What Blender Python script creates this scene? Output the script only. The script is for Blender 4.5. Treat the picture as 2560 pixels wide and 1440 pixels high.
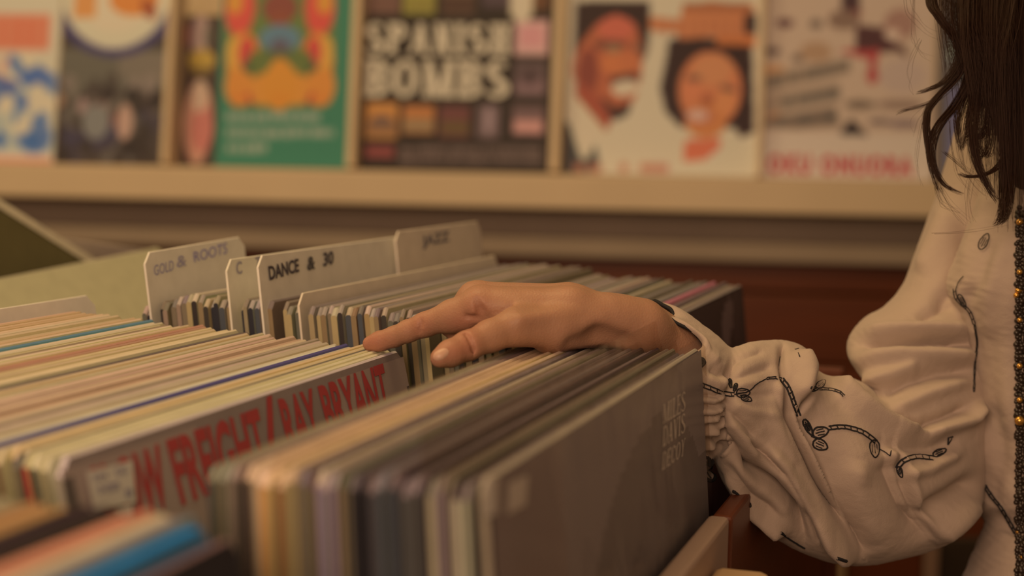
import bpy, bmesh, math, random
import numpy as np
from mathutils import Vector, Matrix
from mathutils.bvhtree import BVHTree

for o in list(bpy.data.objects):
    bpy.data.objects.remove(o)
SC = bpy.context.scene
COL = SC.collection
rng = random.Random(7)
nrg = np.random.default_rng(11)

# ------------------------------------------------------------------ camera
PITCH, ROLL, FPX = math.radians(5.5), 0.018, 3700.0
CAM = np.array([0.0, 0.0, 1.10])
_F = np.array([0, math.cos(PITCH), -math.sin(PITCH)])
_R0 = np.array([1.0, 0, 0])
_D0 = np.array([0, -math.sin(PITCH), -math.cos(PITCH)])
AX = math.cos(ROLL) * _R0 - math.sin(ROLL) * _D0      # image right
AY = math.sin(ROLL) * _R0 + math.cos(ROLL) * _D0      # image down
cam_data = bpy.data.cameras.new('camera')
cam = bpy.data.objects.new('camera', cam_data)
COL.objects.link(cam)
cam.matrix_world = Matrix(((AX[0], -AY[0], -_F[0], CAM[0]), (AX[1], -AY[1], -_F[1], CAM[1]),
                           (AX[2], -AY[2], -_F[2], CAM[2]), (0, 0, 0, 1)))
cam_data.sensor_width = 36.0
cam_data.lens = 36.0 * FPX / 2560.0
cam_data.dof.use_dof = True
cam_data.dof.focus_distance = 0.745
cam_data.dof.aperture_fstop = 4.9
cam_data.clip_start = 0.02
SC.camera = cam

# ------------------------------------------------------------------ world and lamps
world = bpy.data.worlds.new('world')
SC.world = world
world.use_nodes = True
bg = world.node_tree.nodes['Background']
bg.inputs[0].default_value = (1.0, 0.60, 0.31, 1)
bg.inputs[1].default_value = 0.17


def area(name, loc, target, size, power, color):
    l = bpy.data.lights.new(name, 'AREA')
    l.shape = 'RECTANGLE'
    l.size, l.size_y = size
    l.energy = power
    l.color = color
    o = bpy.data.objects.new(name, l)
    COL.objects.link(o)
    o.location = loc
    d = Vector(target) - Vector(loc)
    o.rotation_euler = d.to_track_quat('-Z', 'Y').to_euler()
    return o


area('ceiling_lamp_warm', (-0.40, 0.80, 2.5), (-0.1, 0.85, 0.95), (0.8, 0.8), 12.0, (1.0, 0.67, 0.29))
area('shelf_lamp', (-1.5, 1.35, 2.25), (-0.75, 2.4, 1.05), (0.5, 0.5), 8.5, (1.0, 0.70, 0.32))
area('front_fill_light', (-0.45, -0.95, 1.62), (0.15, 0.9, 0.95), (1.1, 0.8), 19.0, (1.0, 0.64, 0.40))  # unseen fill added low behind the camera to brighten front-facing surfaces
SC.view_settings.view_transform = 'Standard'
SC.view_settings.look = 'None'
SC.view_settings.gamma = 1.0
SC.view_settings.exposure = 0.0
SC.view_settings.use_curve_mapping = False
SC.cycles.transparent_max_bounces = 24

# ------------------------------------------------------------------ pixel <-> world helpers (2560 x 1440)


def ray(px, py):
    return _F + AX * (px - 1280) / FPX + AY * (py - 720) / FPX


def W(px, py, z):
    return CAM + ray(px, py) * z


def proj(P):
    v = np.asarray(P) - CAM
    z = v @ _F
    return np.stack([1280 + FPX * (v @ AX) / z, 720 + FPX * (v @ AY) / z, z], -1)


def hit(px, py, P0, n):
    r = ray(px, py)
    return CAM + r * (((P0 - CAM) @ n) / (r @ n))


# the record bins' own axes: S along a sleeve (near end to far end), K from the front sleeve back to the left
YAW = math.radians(18.457)
S = np.array([math.sin(YAW), math.cos(YAW), 0.0])
K = np.array([-math.cos(YAW), math.sin(YAW), 0.0])
UP = np.array([0, 0, 1.0])
O = np.array([-0.009, 0.4281, 0.0])
FLOOR = -0.05

# ------------------------------------------------------------------ materials


def lin(c):
    c = np.asarray(c, float) / 255.0
    return np.where(c <= 0.04045, c / 12.92, ((c + 0.055) / 1.055) ** 2.4)


LW = np.array([0.60, 0.40, 0.185])        # light that a matt white sheet gets, used to turn seen colours into paint colours


def alb(c, L=LW):
    return np.clip(lin(c) / L, 0.004, 0.88)


MATS = {}


def mat(name, col, rough=0.6, spec=0.3, noise=0.08, scale=60.0, bump=0.0, bscale=400.0, stretch=None):
    if name in MATS:
        return MATS[name]
    m = bpy.data.materials.new(name)
    m.use_nodes = True
    nt = m.node_tree
    b = nt.nodes['Principled BSDF']
    b.inputs['Roughness'].default_value = rough
    b.inputs['Specular IOR Level'].default_value = spec
    col = [float(x) for x in col]
    tc = nt.nodes.new('ShaderNodeTexCoord')
    src = tc.outputs['Object']
    if stretch:
        mp = nt.nodes.new('ShaderNodeMapping')
        mp.inputs['Scale'].default_value = stretch
        nt.links.new(src, mp.inputs[0])
        src = mp.outputs[0]
    if noise > 0:
        n = nt.nodes.new('ShaderNodeTexNoise')
        n.inputs['Scale'].default_value = scale
        n.inputs['Detail'].default_value = 4
        nt.links.new(src, n.inputs['Vector'])
        mx = nt.nodes.new('ShaderNodeMix')
        mx.data_type = 'RGBA'
        mx.inputs[6].default_value = [*(max(0, c * (1 - 2 * noise)) for c in col), 1]
        mx.inputs[7].default_value = [*(min(1, c * (1 + 2 * noise)) for c in col), 1]
        nt.links.new(n.outputs['Fac'], mx.inputs[0])
        nt.links.new(mx.outputs[2], b.inputs['Base Color'])
    else:
        b.inputs['Base Color'].default_value = [*col, 1]
    if bump > 0:
        n2 = nt.nodes.new('ShaderNodeTexNoise')
        n2.inputs['Scale'].default_value = bscale
        n2.inputs['Detail'].default_value = 3
        nt.links.new(src, n2.inputs['Vector'])
        bp = nt.nodes.new('ShaderNodeBump')
        bp.inputs['Strength'].default_value = bump
        bp.inputs['Distance'].default_value = 0.001
        nt.links.new(n2.outputs['Fac'], bp.inputs['Height'])
        nt.links.new(bp.outputs[0], b.inputs['Normal'])
    MATS[name] = m
    return m


LF = LW * np.array([.86, .80, .97])
LS = LF * np.array([1.4, 1.42, 1.5])      # the spines face the added front fill light      # light that reaches the upright faces turned to the aisle


def paper(rgb, rough=0.55, L=None):
    s_ = '' if L is None else '_%d' % int(L[0] * 1000)
    """printed card of a seen colour"""
    return mat('card_%d_%d_%d%s' % (*rgb, s_), alb(rgb, LW if L is None else L), rough, 0.25, 0.06, 90.0)


def attr_mat(name, attr, rough, spec=0.3):
    if name in MATS:
        return MATS[name]
    m = bpy.data.materials.new(name)
    m.use_nodes = True
    nt = m.node_tree
    b = nt.nodes['Principled BSDF']
    b.inputs['Roughness'].default_value = rough
    b.inputs['Specular IOR Level'].default_value = spec
    a = nt.nodes.new('ShaderNodeAttribute')
    a.attribute_name = attr
    nt.links.new(a.outputs['Color'], b.inputs['Base Color'])
    MATS[name] = m
    return m


# ------------------------------------------------------------------ object helpers


def new_obj(name, verts, faces, mats=(), midx=None, parent=None, origin=None, smooth=False):
    verts = np.asarray(verts, float)
    org = np.zeros(3) if origin is None else np.asarray(origin, float)
    me = bpy.data.meshes.new(name)
    me.from_pydata([tuple(v) for v in (verts - org)], [], [tuple(int(i) for i in f) for f in faces])
    for m in mats:
        me.materials.append(m)
    if midx is not None:
        me.polygons.foreach_set('material_index', [int(i) for i in midx])
    if smooth:
        me.polygons.foreach_set('use_smooth', [True] * len(me.polygons))
    me.update()
    o = bpy.data.objects.new(name, me)
    COL.objects.link(o)
    if parent is not None:
        o.parent = parent
        o.location = org - np.array(abs_loc(parent))
    else:
        o.location = org
    return o


def abs_loc(o):
    p = np.array(o.location)
    while o.parent:
        o = o.parent
        p = p + np.array(o.location)
    return p


def empty(name, loc, label, cat, group=None):
    o = bpy.data.objects.new(name, None)
    o.empty_display_size = 0.05
    COL.objects.link(o)
    o.location = loc
    return tag(o, label, cat, group)


def tag(o, label, cat, group=None):
    o['label'] = label
    o['category'] = cat
    if group:
        o['group'] = group
    return o


def structure(o):
    o['kind'] = 'structure'
    return o


def box_vf(c, ax, half):
    """box at centre c with axes ax (3 unit vectors) and half sizes"""
    c = np.asarray(c, float)
    v = []
    for i in (-1, 1):
        for j in (-1, 1):
            for k in (-1, 1):
                v.append(c + ax[0] * half[0] * i + ax[1] * half[1] * j + ax[2] * half[2] * k)
    f = [(0, 1, 3, 2), (4, 6, 7, 5), (0, 4, 5, 1), (2, 3, 7, 6), (0, 2, 6, 4), (1, 5, 7, 3)]
    return v, f


def bevel_box(name, c, ax, half, m, parent=None, bev=0.002, seg=2):
    bm = bmesh.new()
    v, f = box_vf((0, 0, 0), ax, half)
    bv = [bm.verts.new(p) for p in v]
    for q in f:
        bm.faces.new([bv[i] for i in q])
    bmesh.ops.recalc_face_normals(bm, faces=bm.faces)
    if bev > 0:
        bmesh.ops.bevel(bm, geom=bm.edges[:], offset=bev, segments=seg, affect='EDGES', profile=0.5)
    me = bpy.data.meshes.new(name)
    bm.to_mesh(me)
    bm.free()
    me.materials.append(m)
    o = bpy.data.objects.new(name, me)
    COL.objects.link(o)
    if parent is not None:
        o.parent = parent
        o.location = np.asarray(c) - abs_loc(parent)
    else:
        o.location = c
    return o


# ------------------------------------------------------------------ flat print: small painter of cover art


class Paint:
    def __init__(self, w, h, base):
        self.a = np.zeros((h, w, 3))
        self.a[:] = base
        self.w, self.h = w, h
        self.X, self.Y = np.meshgrid((np.arange(w) + .5) / w, (np.arange(h) + .5) / h)   # 0..1, y down

    def put(self, m, c, al=1.0):
        self.a[m] = self.a[m] * (1 - al) + np.asarray(c, float) * al

    def rect(self, x0, y0, x1, y1, c, al=1.0):
        self.put((self.X >= x0) & (self.X < x1) & (self.Y >= y0) & (self.Y < y1), c, al)

    def ell(self, cx, cy, rx, ry, c, rot=0.0, al=1.0):
        dx, dy = self.X - cx, self.Y - cy
        u = dx * math.cos(rot) + dy * math.sin(rot)
        v = -dx * math.sin(rot) + dy * math.cos(rot)
        self.put((u / rx) ** 2 + (v / ry) ** 2 <= 1, c, al)

    def poly(self, pts, c, al=1.0):
        ins = np.zeros(self.X.shape, bool)
        n = len(pts)
        for i in range(n):
            x0, y0 = pts[i]
            x1, y1 = pts[(i + 1) % n]
            if y0 == y1:
                continue
            cr = ((y0 > self.Y) != (y1 > self.Y)) & (self.X < (x1 - x0) * (self.Y - y0) / (y1 - y0) + x0)
            ins ^= cr
        self.put(ins, c, al)

    def blobs(self, n, box, cols, rmin, rmax, al=0.8, seed=1):
        r = random.Random(seed)
        for _ in range(n):
            self.ell(r.uniform(box[0], box[2]), r.uniform(box[1], box[3]), r.uniform(rmin, rmax), r.uniform(rmin, rmax),
                     r.choice(cols), r.uniform(0, 3), al)

    def soften(self, n=2):
        for _ in range(n):
            p = np.pad(self.a, ((1, 1), (1, 1), (0, 0)), 'edge')
            self.a = (p[:-2, 1:-1] + p[2:, 1:-1] + p[1:-1, :-2] + p[1:-1, 2:] + 2 * p[1:-1, 1:-1]) / 6

    def mesh(self, name, P00, U, V, wid, hei, mt, parent, L=LW):
        """P00 = top-left corner, U right, V down; one small face per cell"""
        w, h = self.w, self.h
        gx, gy = np.meshgrid(np.arange(w + 1) / w * wid, np.arange(h + 1) / h * hei)
        P = P00 + gx[..., None] * U + gy[..., None] * V
        idx = np.arange((w + 1) * (h + 1)).reshape(h + 1, w + 1)
        f = np.stack([idx[:-1, :-1], idx[1:, :-1], idx[1:, 1:], idx[:-1, 1:]], -1).reshape(-1, 4)
        o = fast_mesh(name, P.reshape(-1, 3), f, [mt], parent)
        c = np.clip(lin(self.a) / L, 0.004, 0.88).reshape(-1, 3)
        col = np.ones((len(c), 4, 4), np.float32)
        col[:, :, :3] = c[:, None, :]
        at = o.data.color_attributes.new('print', 'FLOAT_COLOR', 'CORNER')
        at.data.foreach_set('color', col.ravel())
        return o


def fast_mesh(name, V, Fq, mats, parent=None, smooth=False):
    me = bpy.data.meshes.new(name)
    V = np.asarray(V, np.float32)
    Fq = np.asarray(Fq, np.int32)
    org = abs_loc(parent) if parent is not None else np.zeros(3)
    n = Fq.shape[1]
    me.vertices.add(len(V))
    me.vertices.foreach_set('co', (V - org).astype(np.float32).ravel())
    me.loops.add(Fq.size)
    me.loops.foreach_set('vertex_index', Fq.ravel())
    me.polygons.add(len(Fq))
    me.polygons.foreach_set('loop_start', np.arange(0, Fq.size, n, dtype=np.int32))
    me.polygons.foreach_set('loop_total', np.full(len(Fq), n, np.int32))
    for m in mats:
        me.materials.append(m)
    me.update(calc_edges=True)
    me.validate()
    if smooth:
        me.polygons.foreach_set('use_smooth', [True] * len(me.polygons))
    o = bpy.data.objects.new(name, me)
    COL.objects.link(o)
    if parent is not None:
        o.parent = parent
    return o


PRINT = attr_mat('printed_card', 'print', 0.45)

# ------------------------------------------------------------------ lettering


def serif_glyph(ch, w, T, t, s):
    """quads of one serif capital in a box w x 1"""
    q = []

    def rect(x0, y0, x1, y1):
        q.append([(x0, y0), (x1, y0), (x1, y1), (x0, y1)])

    def stem(x, tt=None, feet=(1, 1)):
        tt = T if tt is None else tt
        rect(x - tt / 2, 0, x + tt / 2, 1)
        if feet[0]:
            rect(x - tt / 2 - s, 0, x + tt / 2 + s, t)
        if feet[1]:
            rect(x - tt / 2 - s, 1 - t, x + tt / 2 + s, 1)

    def diag(x0, y0, x1, y1, tt):
        q.append([(x0 - tt / 2, y0), (x0 + tt / 2, y0), (x1 + tt / 2, y1), (x1 - tt / 2, y1)])

    def foot(x, y, tt):
        rect(x - tt / 2 - s, y, x + tt / 2 + s, y + t)

    def arc(cx, cy, rx, ry, a0, a1, thick=T, thin=t, n=14):
        for i in range(n):
            p = []
            for a in (a0 + (a1 - a0) * i / n, a0 + (a1 - a0) * (i + 1) / n):
                c_, s_ = math.cos(a), math.sin(a)
                p.append(((cx + rx * c_, cy + ry * s_), (cx + (rx - thick) * c_, cy + (ry - thin) * s_)))
            q.append([p[0][0], p[1][0], p[1][1], p[0][1]])
    H = math.pi / 2
    L, R = T / 2 + s, w - T / 2 - s
    if ch == 'I':
        stem(w / 2)
    elif ch == 'H':
        stem(L); stem(R); rect(L, .5 - t / 2, R, .5 + t / 2)
    elif ch == 'L':
        stem(L); rect(L, 0, w, t); rect(w - t * 1.3, 0, w, .28)
    elif ch == 'E':
        stem(L); rect(L, 0, w, t); rect(L, 1 - t, w, 1); rect(L, .5 - t / 2, w * .8, .5 + t / 2)
        rect(w - t * 1.3, 0, w, .26); rect(w - t * 1.3, .76, w, 1); rect(w * .8 - t, .36, w * .8, .64)
    elif ch == 'M':
        stem(L, t * 1.3); stem(R); diag(L, 1, w / 2, 0, T); diag(w / 2, 0, R, 1, t * 1.3)
    elif ch == 'N':
        stem(L, t * 1.3); stem(R, t * 1.3); diag(L, 1, R, 0, T)
    elif ch == 'A':
        diag(L - T / 3, 0, w / 2, 1, t * 1.3); diag(R, 0, w / 2, 1, T); rect(w * .27, .3, w * .72, .3 + t)
        foot(L - T / 3, 0, t); foot(R, 0, T * .7)
    elif ch == 'V':
        diag(L, 1, w / 2, 0, T); diag(R + T / 4, 1, w / 2, 0, t * 1.3); foot(L, 1 - t, T * .7); foot(R + T / 4, 1 - t, t)
    elif ch == 'Y':
        diag(L, 1, w / 2, .45, T); diag(R + T / 4, 1, w / 2, .45, t * 1.3)
        rect(w / 2 - T / 2, 0, w / 2 + T / 2, .48); foot(w / 2, 0, T); foot(L, 1 - t, T * .7); foot(R + T / 4, 1 - t, t)
    elif ch in 'DPBR':
        stem(L)
        if ch == 'D':
            rect(L, 0, w * .5, t); rect(L, 1 - t, w * .5, 1); arc(w * .48, .5, w * .52, .5, -H, H)
        else:
            rect(L, 1 - t, w * .5, 1); rect(L, .46, w * .5, .46 + t); arc(w * .48, .73, w * .48, .27, -H, H)
            if ch == 'B':
                rect(L, 0, w * .5, t); arc(w * .48, .25, w * .52, .25, -H, H)
    elif ch == 'O':
        arc(w / 2, .5, w / 2, .5, 0, 4 * H, n=28)
    elif ch == 'C':
        arc(w / 2, .5, w / 2, .5, .7, 4 * H - .7, n=24)
        rect(w * .86 - t / 2, .64, w * .86 + t, .92)
    elif ch == 'S':
        arc(w / 2, .74, w * .46, .26, .5, 3 * H, n=14)
        arc(w / 2, .26, w * .5, .26, -2 * H + .4, H, n=14)
        q.append([(w * .06, .74), (w * .06 + T * .9, .78), (w * .98, .30), (w * .98 - T * .9, .20)])
    return q


def serif_text(rows, T, t, s):
    """rows: list of (text, x0, y0, width, height); y up. returns verts2d, faces"""
    V, Fc = [], []
    for text, x0, y0, wd, ht in rows:
        ws = [{'I': .42, 'M': 1.25, 'O': 1.0, 'L': .75, 'E': .8}.get(c, .9) for c in text]
        gap = .1
        tot = sum(ws) + gap * (len(ws) - 1)
        kx = wd / tot
        x = 0
        for c, w in zip(text, ws):
            for qd in serif_glyph(c, w, T, t, s):
                b = len(V)
                V += [(x0 + (x + px) * kx, y0 + py * ht) for px, py in qd]
                Fc.append((b, b + 1, b + 2, b + 3))
            x += w + gap
    return np.array(V), Fc


def sheet_print(name, V2, Fc, P0, U, V, nrm, off, m, parent):
    """flat print: 2-D points laid on the plane P0 + x U + y V, lifted off along nrm; double layer gives real thickness"""
    P = P0 + V2[:, :1] * U + V2[:, 1:2] * V + nrm * off
    # small per-face lift so overlapping strokes do not flicker
    vv, ff = [], []
    for i, f in enumerate(Fc):
        b = len(vv)
        for j in f:
            vv.append(P[j] + nrm * (i % 7) * 4e-6)
        ff.append(tuple(range(b, b + len(f))))
    return new_obj(name, vv, ff, [m], parent=parent)


def font_vf(text, bold=0.0, spacing=1.0):
    cu = bpy.data.curves.new('tmp_text', 'FONT')
    cu.body = text
    cu.offset = bold
    cu.space_character = spacing
    cu.resolution_u = 3
    ob = bpy.data.objects.new('tmp_text', cu)
    COL.objects.link(ob)
    dg = bpy.context.evaluated_depsgraph_get()
    me = bpy.data.meshes.new_from_object(ob.evaluated_get(dg))
    V = np.array([v.co[:2] for v in me.vertices])
    Fc = [tuple(p.vertices) for p in me.polygons]
    bpy.data.objects.remove(ob)
    bpy.data.curves.remove(cu)
    bpy.data.meshes.remove(me)
    mn, mx = V.min(0), V.max(0)
    return (V - mn) / (mx - mn), Fc       # unit box


# ------------------------------------------------------------------ room: back wall, floor, panelling, shelf
SY = math.radians(7)
SU = np.array([math.cos(SY), -math.sin(SY), 0])
SN = np.array([-math.sin(SY), -math.cos(SY), 0])
PS = W(1140, 430, 2.45)
SAX = (SU, SN, UP)


def on_shelf(px, py, back=0.0):
    """(u, z) where a picture point meets the upright plane BACK metres behind the shelf's front"""
    P = hit(px, py, PS - SN * back, SN)
    return float((P - PS) @ SU), float(P[2])


z_top = on_shelf(1140, 431)[1]
z_bot = on_shelf(1140, 516)[1]
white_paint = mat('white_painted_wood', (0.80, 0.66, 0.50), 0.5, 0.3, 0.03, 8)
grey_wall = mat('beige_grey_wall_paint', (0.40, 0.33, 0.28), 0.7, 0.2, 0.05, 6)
red_wood = mat('red_brown_varnished_wood', (0.135, 0.034, 0.012), 0.4, 0.4, 0.22, 3.0, stretch=(1.5, 6, 22))
dark_wood = mat('dark_brown_board', (0.045, 0.03, 0.022), 0.6, 0.3, 0.15, 12, stretch=(1, 4, 4))
floor_m = mat('brown_floor_boards', (0.09, 0.055, 0.032), 0.5, 0.3, 0.2, 5, stretch=(1, 8, 1))

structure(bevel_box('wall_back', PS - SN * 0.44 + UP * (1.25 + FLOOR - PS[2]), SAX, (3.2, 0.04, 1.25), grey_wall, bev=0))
fl = structure(bevel_box('floor', (0, 1.0, FLOOR - 0.03), (np.array([1., 0, 0]), np.array([0, 1., 0]), UP), (4, 3.2, 0.03), floor_m, bev=0))

shelf = empty('display_shelf', PS - UP * 0.03, 'long white painted wall shelf holding the upright record covers', 'shelf')
bevel_box('shelf_board', PS - SN * 0.20 + UP * (z_top - 0.014 - PS[2]), SAX, (2.2, 0.178, 0.012), white_paint, shelf, 0.002)
bevel_box('fascia_board', PS - SN * 0.010 + UP * ((z_top + z_bot) / 2 - PS[2]), SAX, (2.2, 0.012, (z_top - z_bot) / 2), white_paint, shelf, 0.003)
bevel_box('back_board', PS - SN * 0.382 + UP * (z_top + 0.24 - PS[2]), SAX, (2.2, 0.006, 0.24), white_paint, shelf, 0.001)
# recessed panel under the shelf, moulding and wood panelling
z_str0 = on_shelf(1500, 598, 0.05)[1]
z_str1 = on_shelf(1500, 645, 0.05)[1]
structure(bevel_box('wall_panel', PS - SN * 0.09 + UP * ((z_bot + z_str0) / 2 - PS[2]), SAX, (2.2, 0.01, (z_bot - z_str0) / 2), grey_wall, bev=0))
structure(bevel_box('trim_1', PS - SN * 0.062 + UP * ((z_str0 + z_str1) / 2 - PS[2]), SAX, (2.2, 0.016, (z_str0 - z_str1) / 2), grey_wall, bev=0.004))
cab = empty('wood_panelling', PS - SN * 0.09 + UP * (FLOOR - PS[2]), 'red brown varnished wood panelling below the long shelf', 'panelling')
zz = z_str1
for i, hgt in enumerate((0.052, 0.12, 0.12, 0.12, 0.12, 0.12, 0.12, 0.12)):
    bevel_box('plank', PS - SN * 0.085 + UP * (zz - hgt / 2 - PS[2]), SAX, (2.2, 0.012, hgt / 2 - 0.002), red_wood, cab, 0.003)
    zz -= hgt
# pale stand low in front of the panelling
stand = empty('low_stand', W(2150, 1500, 2.0) * np.array([1, 1, 0]) + UP * FLOOR, 'pale wooden stand with dark red front, low behind the hanging blouse sleeve', 'stand')
tan_wood = mat('tan_wood', (0.33, 0.22, 0.13), 0.6, 0.3, 0.1, 6, stretch=(1, 1, 10))
mauve_wood = mat('mauve_painted_wood', (0.30, 0.19, 0.15), 0.6, 0.3, 0.05, 6)
for x0, x1, m, nm in ((1860, 2000, red_wood, 'front_panel'), (2003, 2112, tan_wood, 'post'), (2115, 2305, red_wood, 'front_panel'),
                      (2308, 2342, mauve_wood, 'post'), (2345, 2520, dark_wood, 'front_panel')):
    A, B = W(x0, 1345, 1.9), W(x1, 1345, 1.9)
    c = (A + B) / 2
    zt = c[2]
    h = (zt - FLOOR) / 2
    d = 0.016 if nm == 'post' else 0.008
    bevel_box(nm, c * np.array([1, 1, 0]) + UP * (FLOOR + h), (np.array([1., 0, 0]), np.array([0, 1., 0]), UP), (np.linalg.norm(B - A) / 2, d, h), m, stand, 0.002)

# upright white dividers between the covers
for px, w_ in ((424, 0.012), (884, 0.014), (1388, 0.016), (1896, 0.008)):
    u, _ = on_shelf(px, 425, 0.06)
    TL = math.radians(9)
    up = UP * math.cos(TL) - SN * math.sin(TL)
    nn = SN * math.cos(TL) + UP * math.sin(TL)
    c = PS + SU * u - SN * 0.06 + UP * (z_top + 0.001 - PS[2]) + up * 0.18
    bevel_box('divider', c, (SU, nn, up), (w_ / 2, 0.030, 0.18), white_paint, shelf, 0.001)

# ------------------------------------------------------------------ record covers standing on the shelf
LEAN = math.radians(9)
CUP = UP * math.cos(LEAN) - SN * math.sin(LEAN)
CN = SN * math.cos(LEAN) + UP * math.sin(LEAN)


class Cover:
    def __init__(self, xl, xr, yb, label, base, back=0.055, thick=0.004, ratio=1.0, res=128, edge=(190, 165, 125)):
        ul, ur = on_shelf(xl, yb, back)[0], on_shelf(xr, yb, back)[0]
        self.wid = ur - ul
        self.hei = self.wid * ratio
        self.pb = PS + SU * ul - SN * back + UP * (z_top + 0.001 - PS[2])
        self.ptl = self.pb + CUP * self.hei
        self.obj = empty('record_sleeve', self.pb + SU * self.wid / 2, label, 'record', 'record covers on the shelf')
        c = self.pb + SU * self.wid / 2 + CUP * self.hei / 2 - CN * thick / 2
        bevel_box('jacket', c, (SU, CN, CUP), (self.wid / 2, thick / 2, self.hei / 2), paper(edge), self.obj, 0.0006, 1)
        self.p = Paint(res, res, base)
        self.n0 = np.cross(SU, CUP)

    def q(self, px, py):
        """picture point -> 0..1 cover coordinates"""
        P = hit(px, py, self.pb, CN)
        d = P - self.ptl
        return float(d @ SU) / self.wid, float(-(d @ CUP)) / self.hei

    def box(self, x0, y0, x1, y1, c, al=1.0):
        a, b = self.q(x0, y0), self.q(x1, y1)
        self.p.rect(a[0], a[1], b[0], b[1], c, al)

    def el(self, x, y, rx, ry, c, rot=0.0, al=1.0):
        a = self.q(x, y)
        s = self.wid / (self.q(x + 100, y)[0] - a[0]) * 100 / self.wid if False else 1 / ((self.q(x + 100, y)[0] - a[0]) / 100)
        self.p.ell(a[0], a[1], rx / s, ry / s * self.wid / self.hei, c, rot, al)

    def pg(self, pts, c, al=1.0):
        self.p.poly([self.q(*t) for t in pts], c, al)

    def done(self):
        self.p.soften(3)
        return self.p.mesh('cover_print', self.ptl + CN * 0.0002, SU, -CUP, self.wid, self.hei, PRINT, self.obj)

    def text(self, V2, Fc, x0, y0, x1, y1, rgb, name='lettering'):
        """unit-box text placed with its corners at picture points (x0,y0)=top left, (x1,y1)=bottom right"""
        a, b = self.q(x0, y0), self.q(x1, y1)
        V = np.array(V2)
        Q = np.stack([(a[0] + V[:, 0] * (b[0] - a[0])) * self.wid, -(a[1] + (1 - V[:, 1]) * (b[1] - a[1])) * self.hei], 1)
        return sheet_print(name, Q, Fc, self.ptl, SU, CUP, CN, 0.0005, paper(rgb), self.obj)


CREAM = (196, 166, 118)
# 1 far left: white, red and blue
c = Cover(-330, 132, 412, 'white record cover with orange red band and blue shapes, leftmost on the shelf', (185, 158, 115))
c.box(-330, 34, 122, 128, (196, 108, 68))
for i, x in enumerate(range(-300, 120, 34)):
    c.box(x, 44, x + 9, 118, (205, 88, 52))
c.el(30, 175, 30, 32, (200, 100, 66))
c.box(-330, 240, 132, 380, (158, 146, 124))
c.p.blobs(46, (0, .48, 1, .92), [(72, 88, 108), (196, 170, 124), (185, 158, 115), (96, 104, 116)], .03, .10, .85, 3)
for x, y, rx, ry, k in ((90, 195, 40, 26, (72, 88, 112)), (20, 215, 30, 14, (80, 84, 104)), (15, 262, 22, 24, (196, 166, 116)), (92, 248, 24, 40, (190, 160, 116)), (80, 352, 24, 22, (66, 88, 108)),
                        (0, 350, 14, 20, (66, 88, 108)), (105, 300, 16, 20, (84, 98, 112)), (50, 310, 30, 26, (192, 164, 116)), (40, 285, 8, 26, (90, 104, 120))):
    c.el(x, y, rx, ry, k)
c.box(-330, 388, 128, 415, (198, 116, 78))
c.done()
# 2 crowd photograph with a white dial above
c = Cover(137, 414, 405, 'record cover with dim crowd photograph under a white disc rimmed in navy', (62, 47, 34), ratio=1.55, res=144)
c.box(130, 120, 430, 240, (92, 78, 56))
c.box(300, 130, 420, 205, (120, 96, 70), .6)
c.p.blobs(60, (0, .52, 1, .80), [(110, 90, 66), (86, 74, 54), (60, 44, 34), (126, 100, 76)], .02, .07, .7, 5)
c.p.blobs(70, (0, .72, 1, 1.0), [(54, 40, 30), (70, 54, 42), (46, 34, 27), (92, 76, 58), (62, 50, 54)], .02, .08, .8, 6)
for x, y, rx, ry, k in ((205, 265, 12, 20, (140, 104, 82)), (248, 270, 14, 14, (128, 84, 64)), (240, 305, 34, 42, (116, 102, 80)), (312, 305, 20, 44, (168, 122, 88)), (283, 300, 7, 18, (104, 52, 42)),
                        (148, 250, 14, 16, (146, 102, 68)), (390, 250, 14, 26, (44, 32, 26)), (330, 240, 18, 22, (48, 36, 28)), (272, 232, 18, 24, (52, 38, 30))):
    c.el(x, y, rx, ry, k)
c.el(292, -40, 172, 178, (58, 46, 66))
c.el(292, -40, 142, 158, (186, 160, 114))
c.el(292, -46, 112, 122, (196, 172, 124))
c.box(190, -60, 240, 45, (196, 118, 54))
c.el(335, -2, 62, 42, (192, 106, 40))
c.el(372, 22, 22, 20, (140, 60, 30), .6)
c.done()
# 3 narrow cover behind the green one
c = Cover(446, 640, 402, 'partly hidden record cover in red, yellow and pink behind the green one', (64, 44, 32), back=0.085, ratio=1.9, res=110)
c.box(446, -60, 640, 40, (126, 36, 34))
c.el(500, 90, 22, 60, (156, 116, 88)); c.el(478, 14, 12, 22, (126, 100, 84)); c.box(505, -60, 560, 24, (120, 96, 80))
c.box(452, 60, 474, 118, (104, 34, 30)); c.el(520, 90, 8, 26, (90, 78, 54))
c.el(505, 150, 34, 26, (166, 122, 44)); c.el(500, 178, 28, 12, (112, 80, 34))
c.el(495, 305, 36, 104, (178, 118, 80)); c.el(505, 320, 28, 60, (176, 96, 70)); c.el(500, 240, 20, 40, (182, 138, 96))
c.done()
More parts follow.
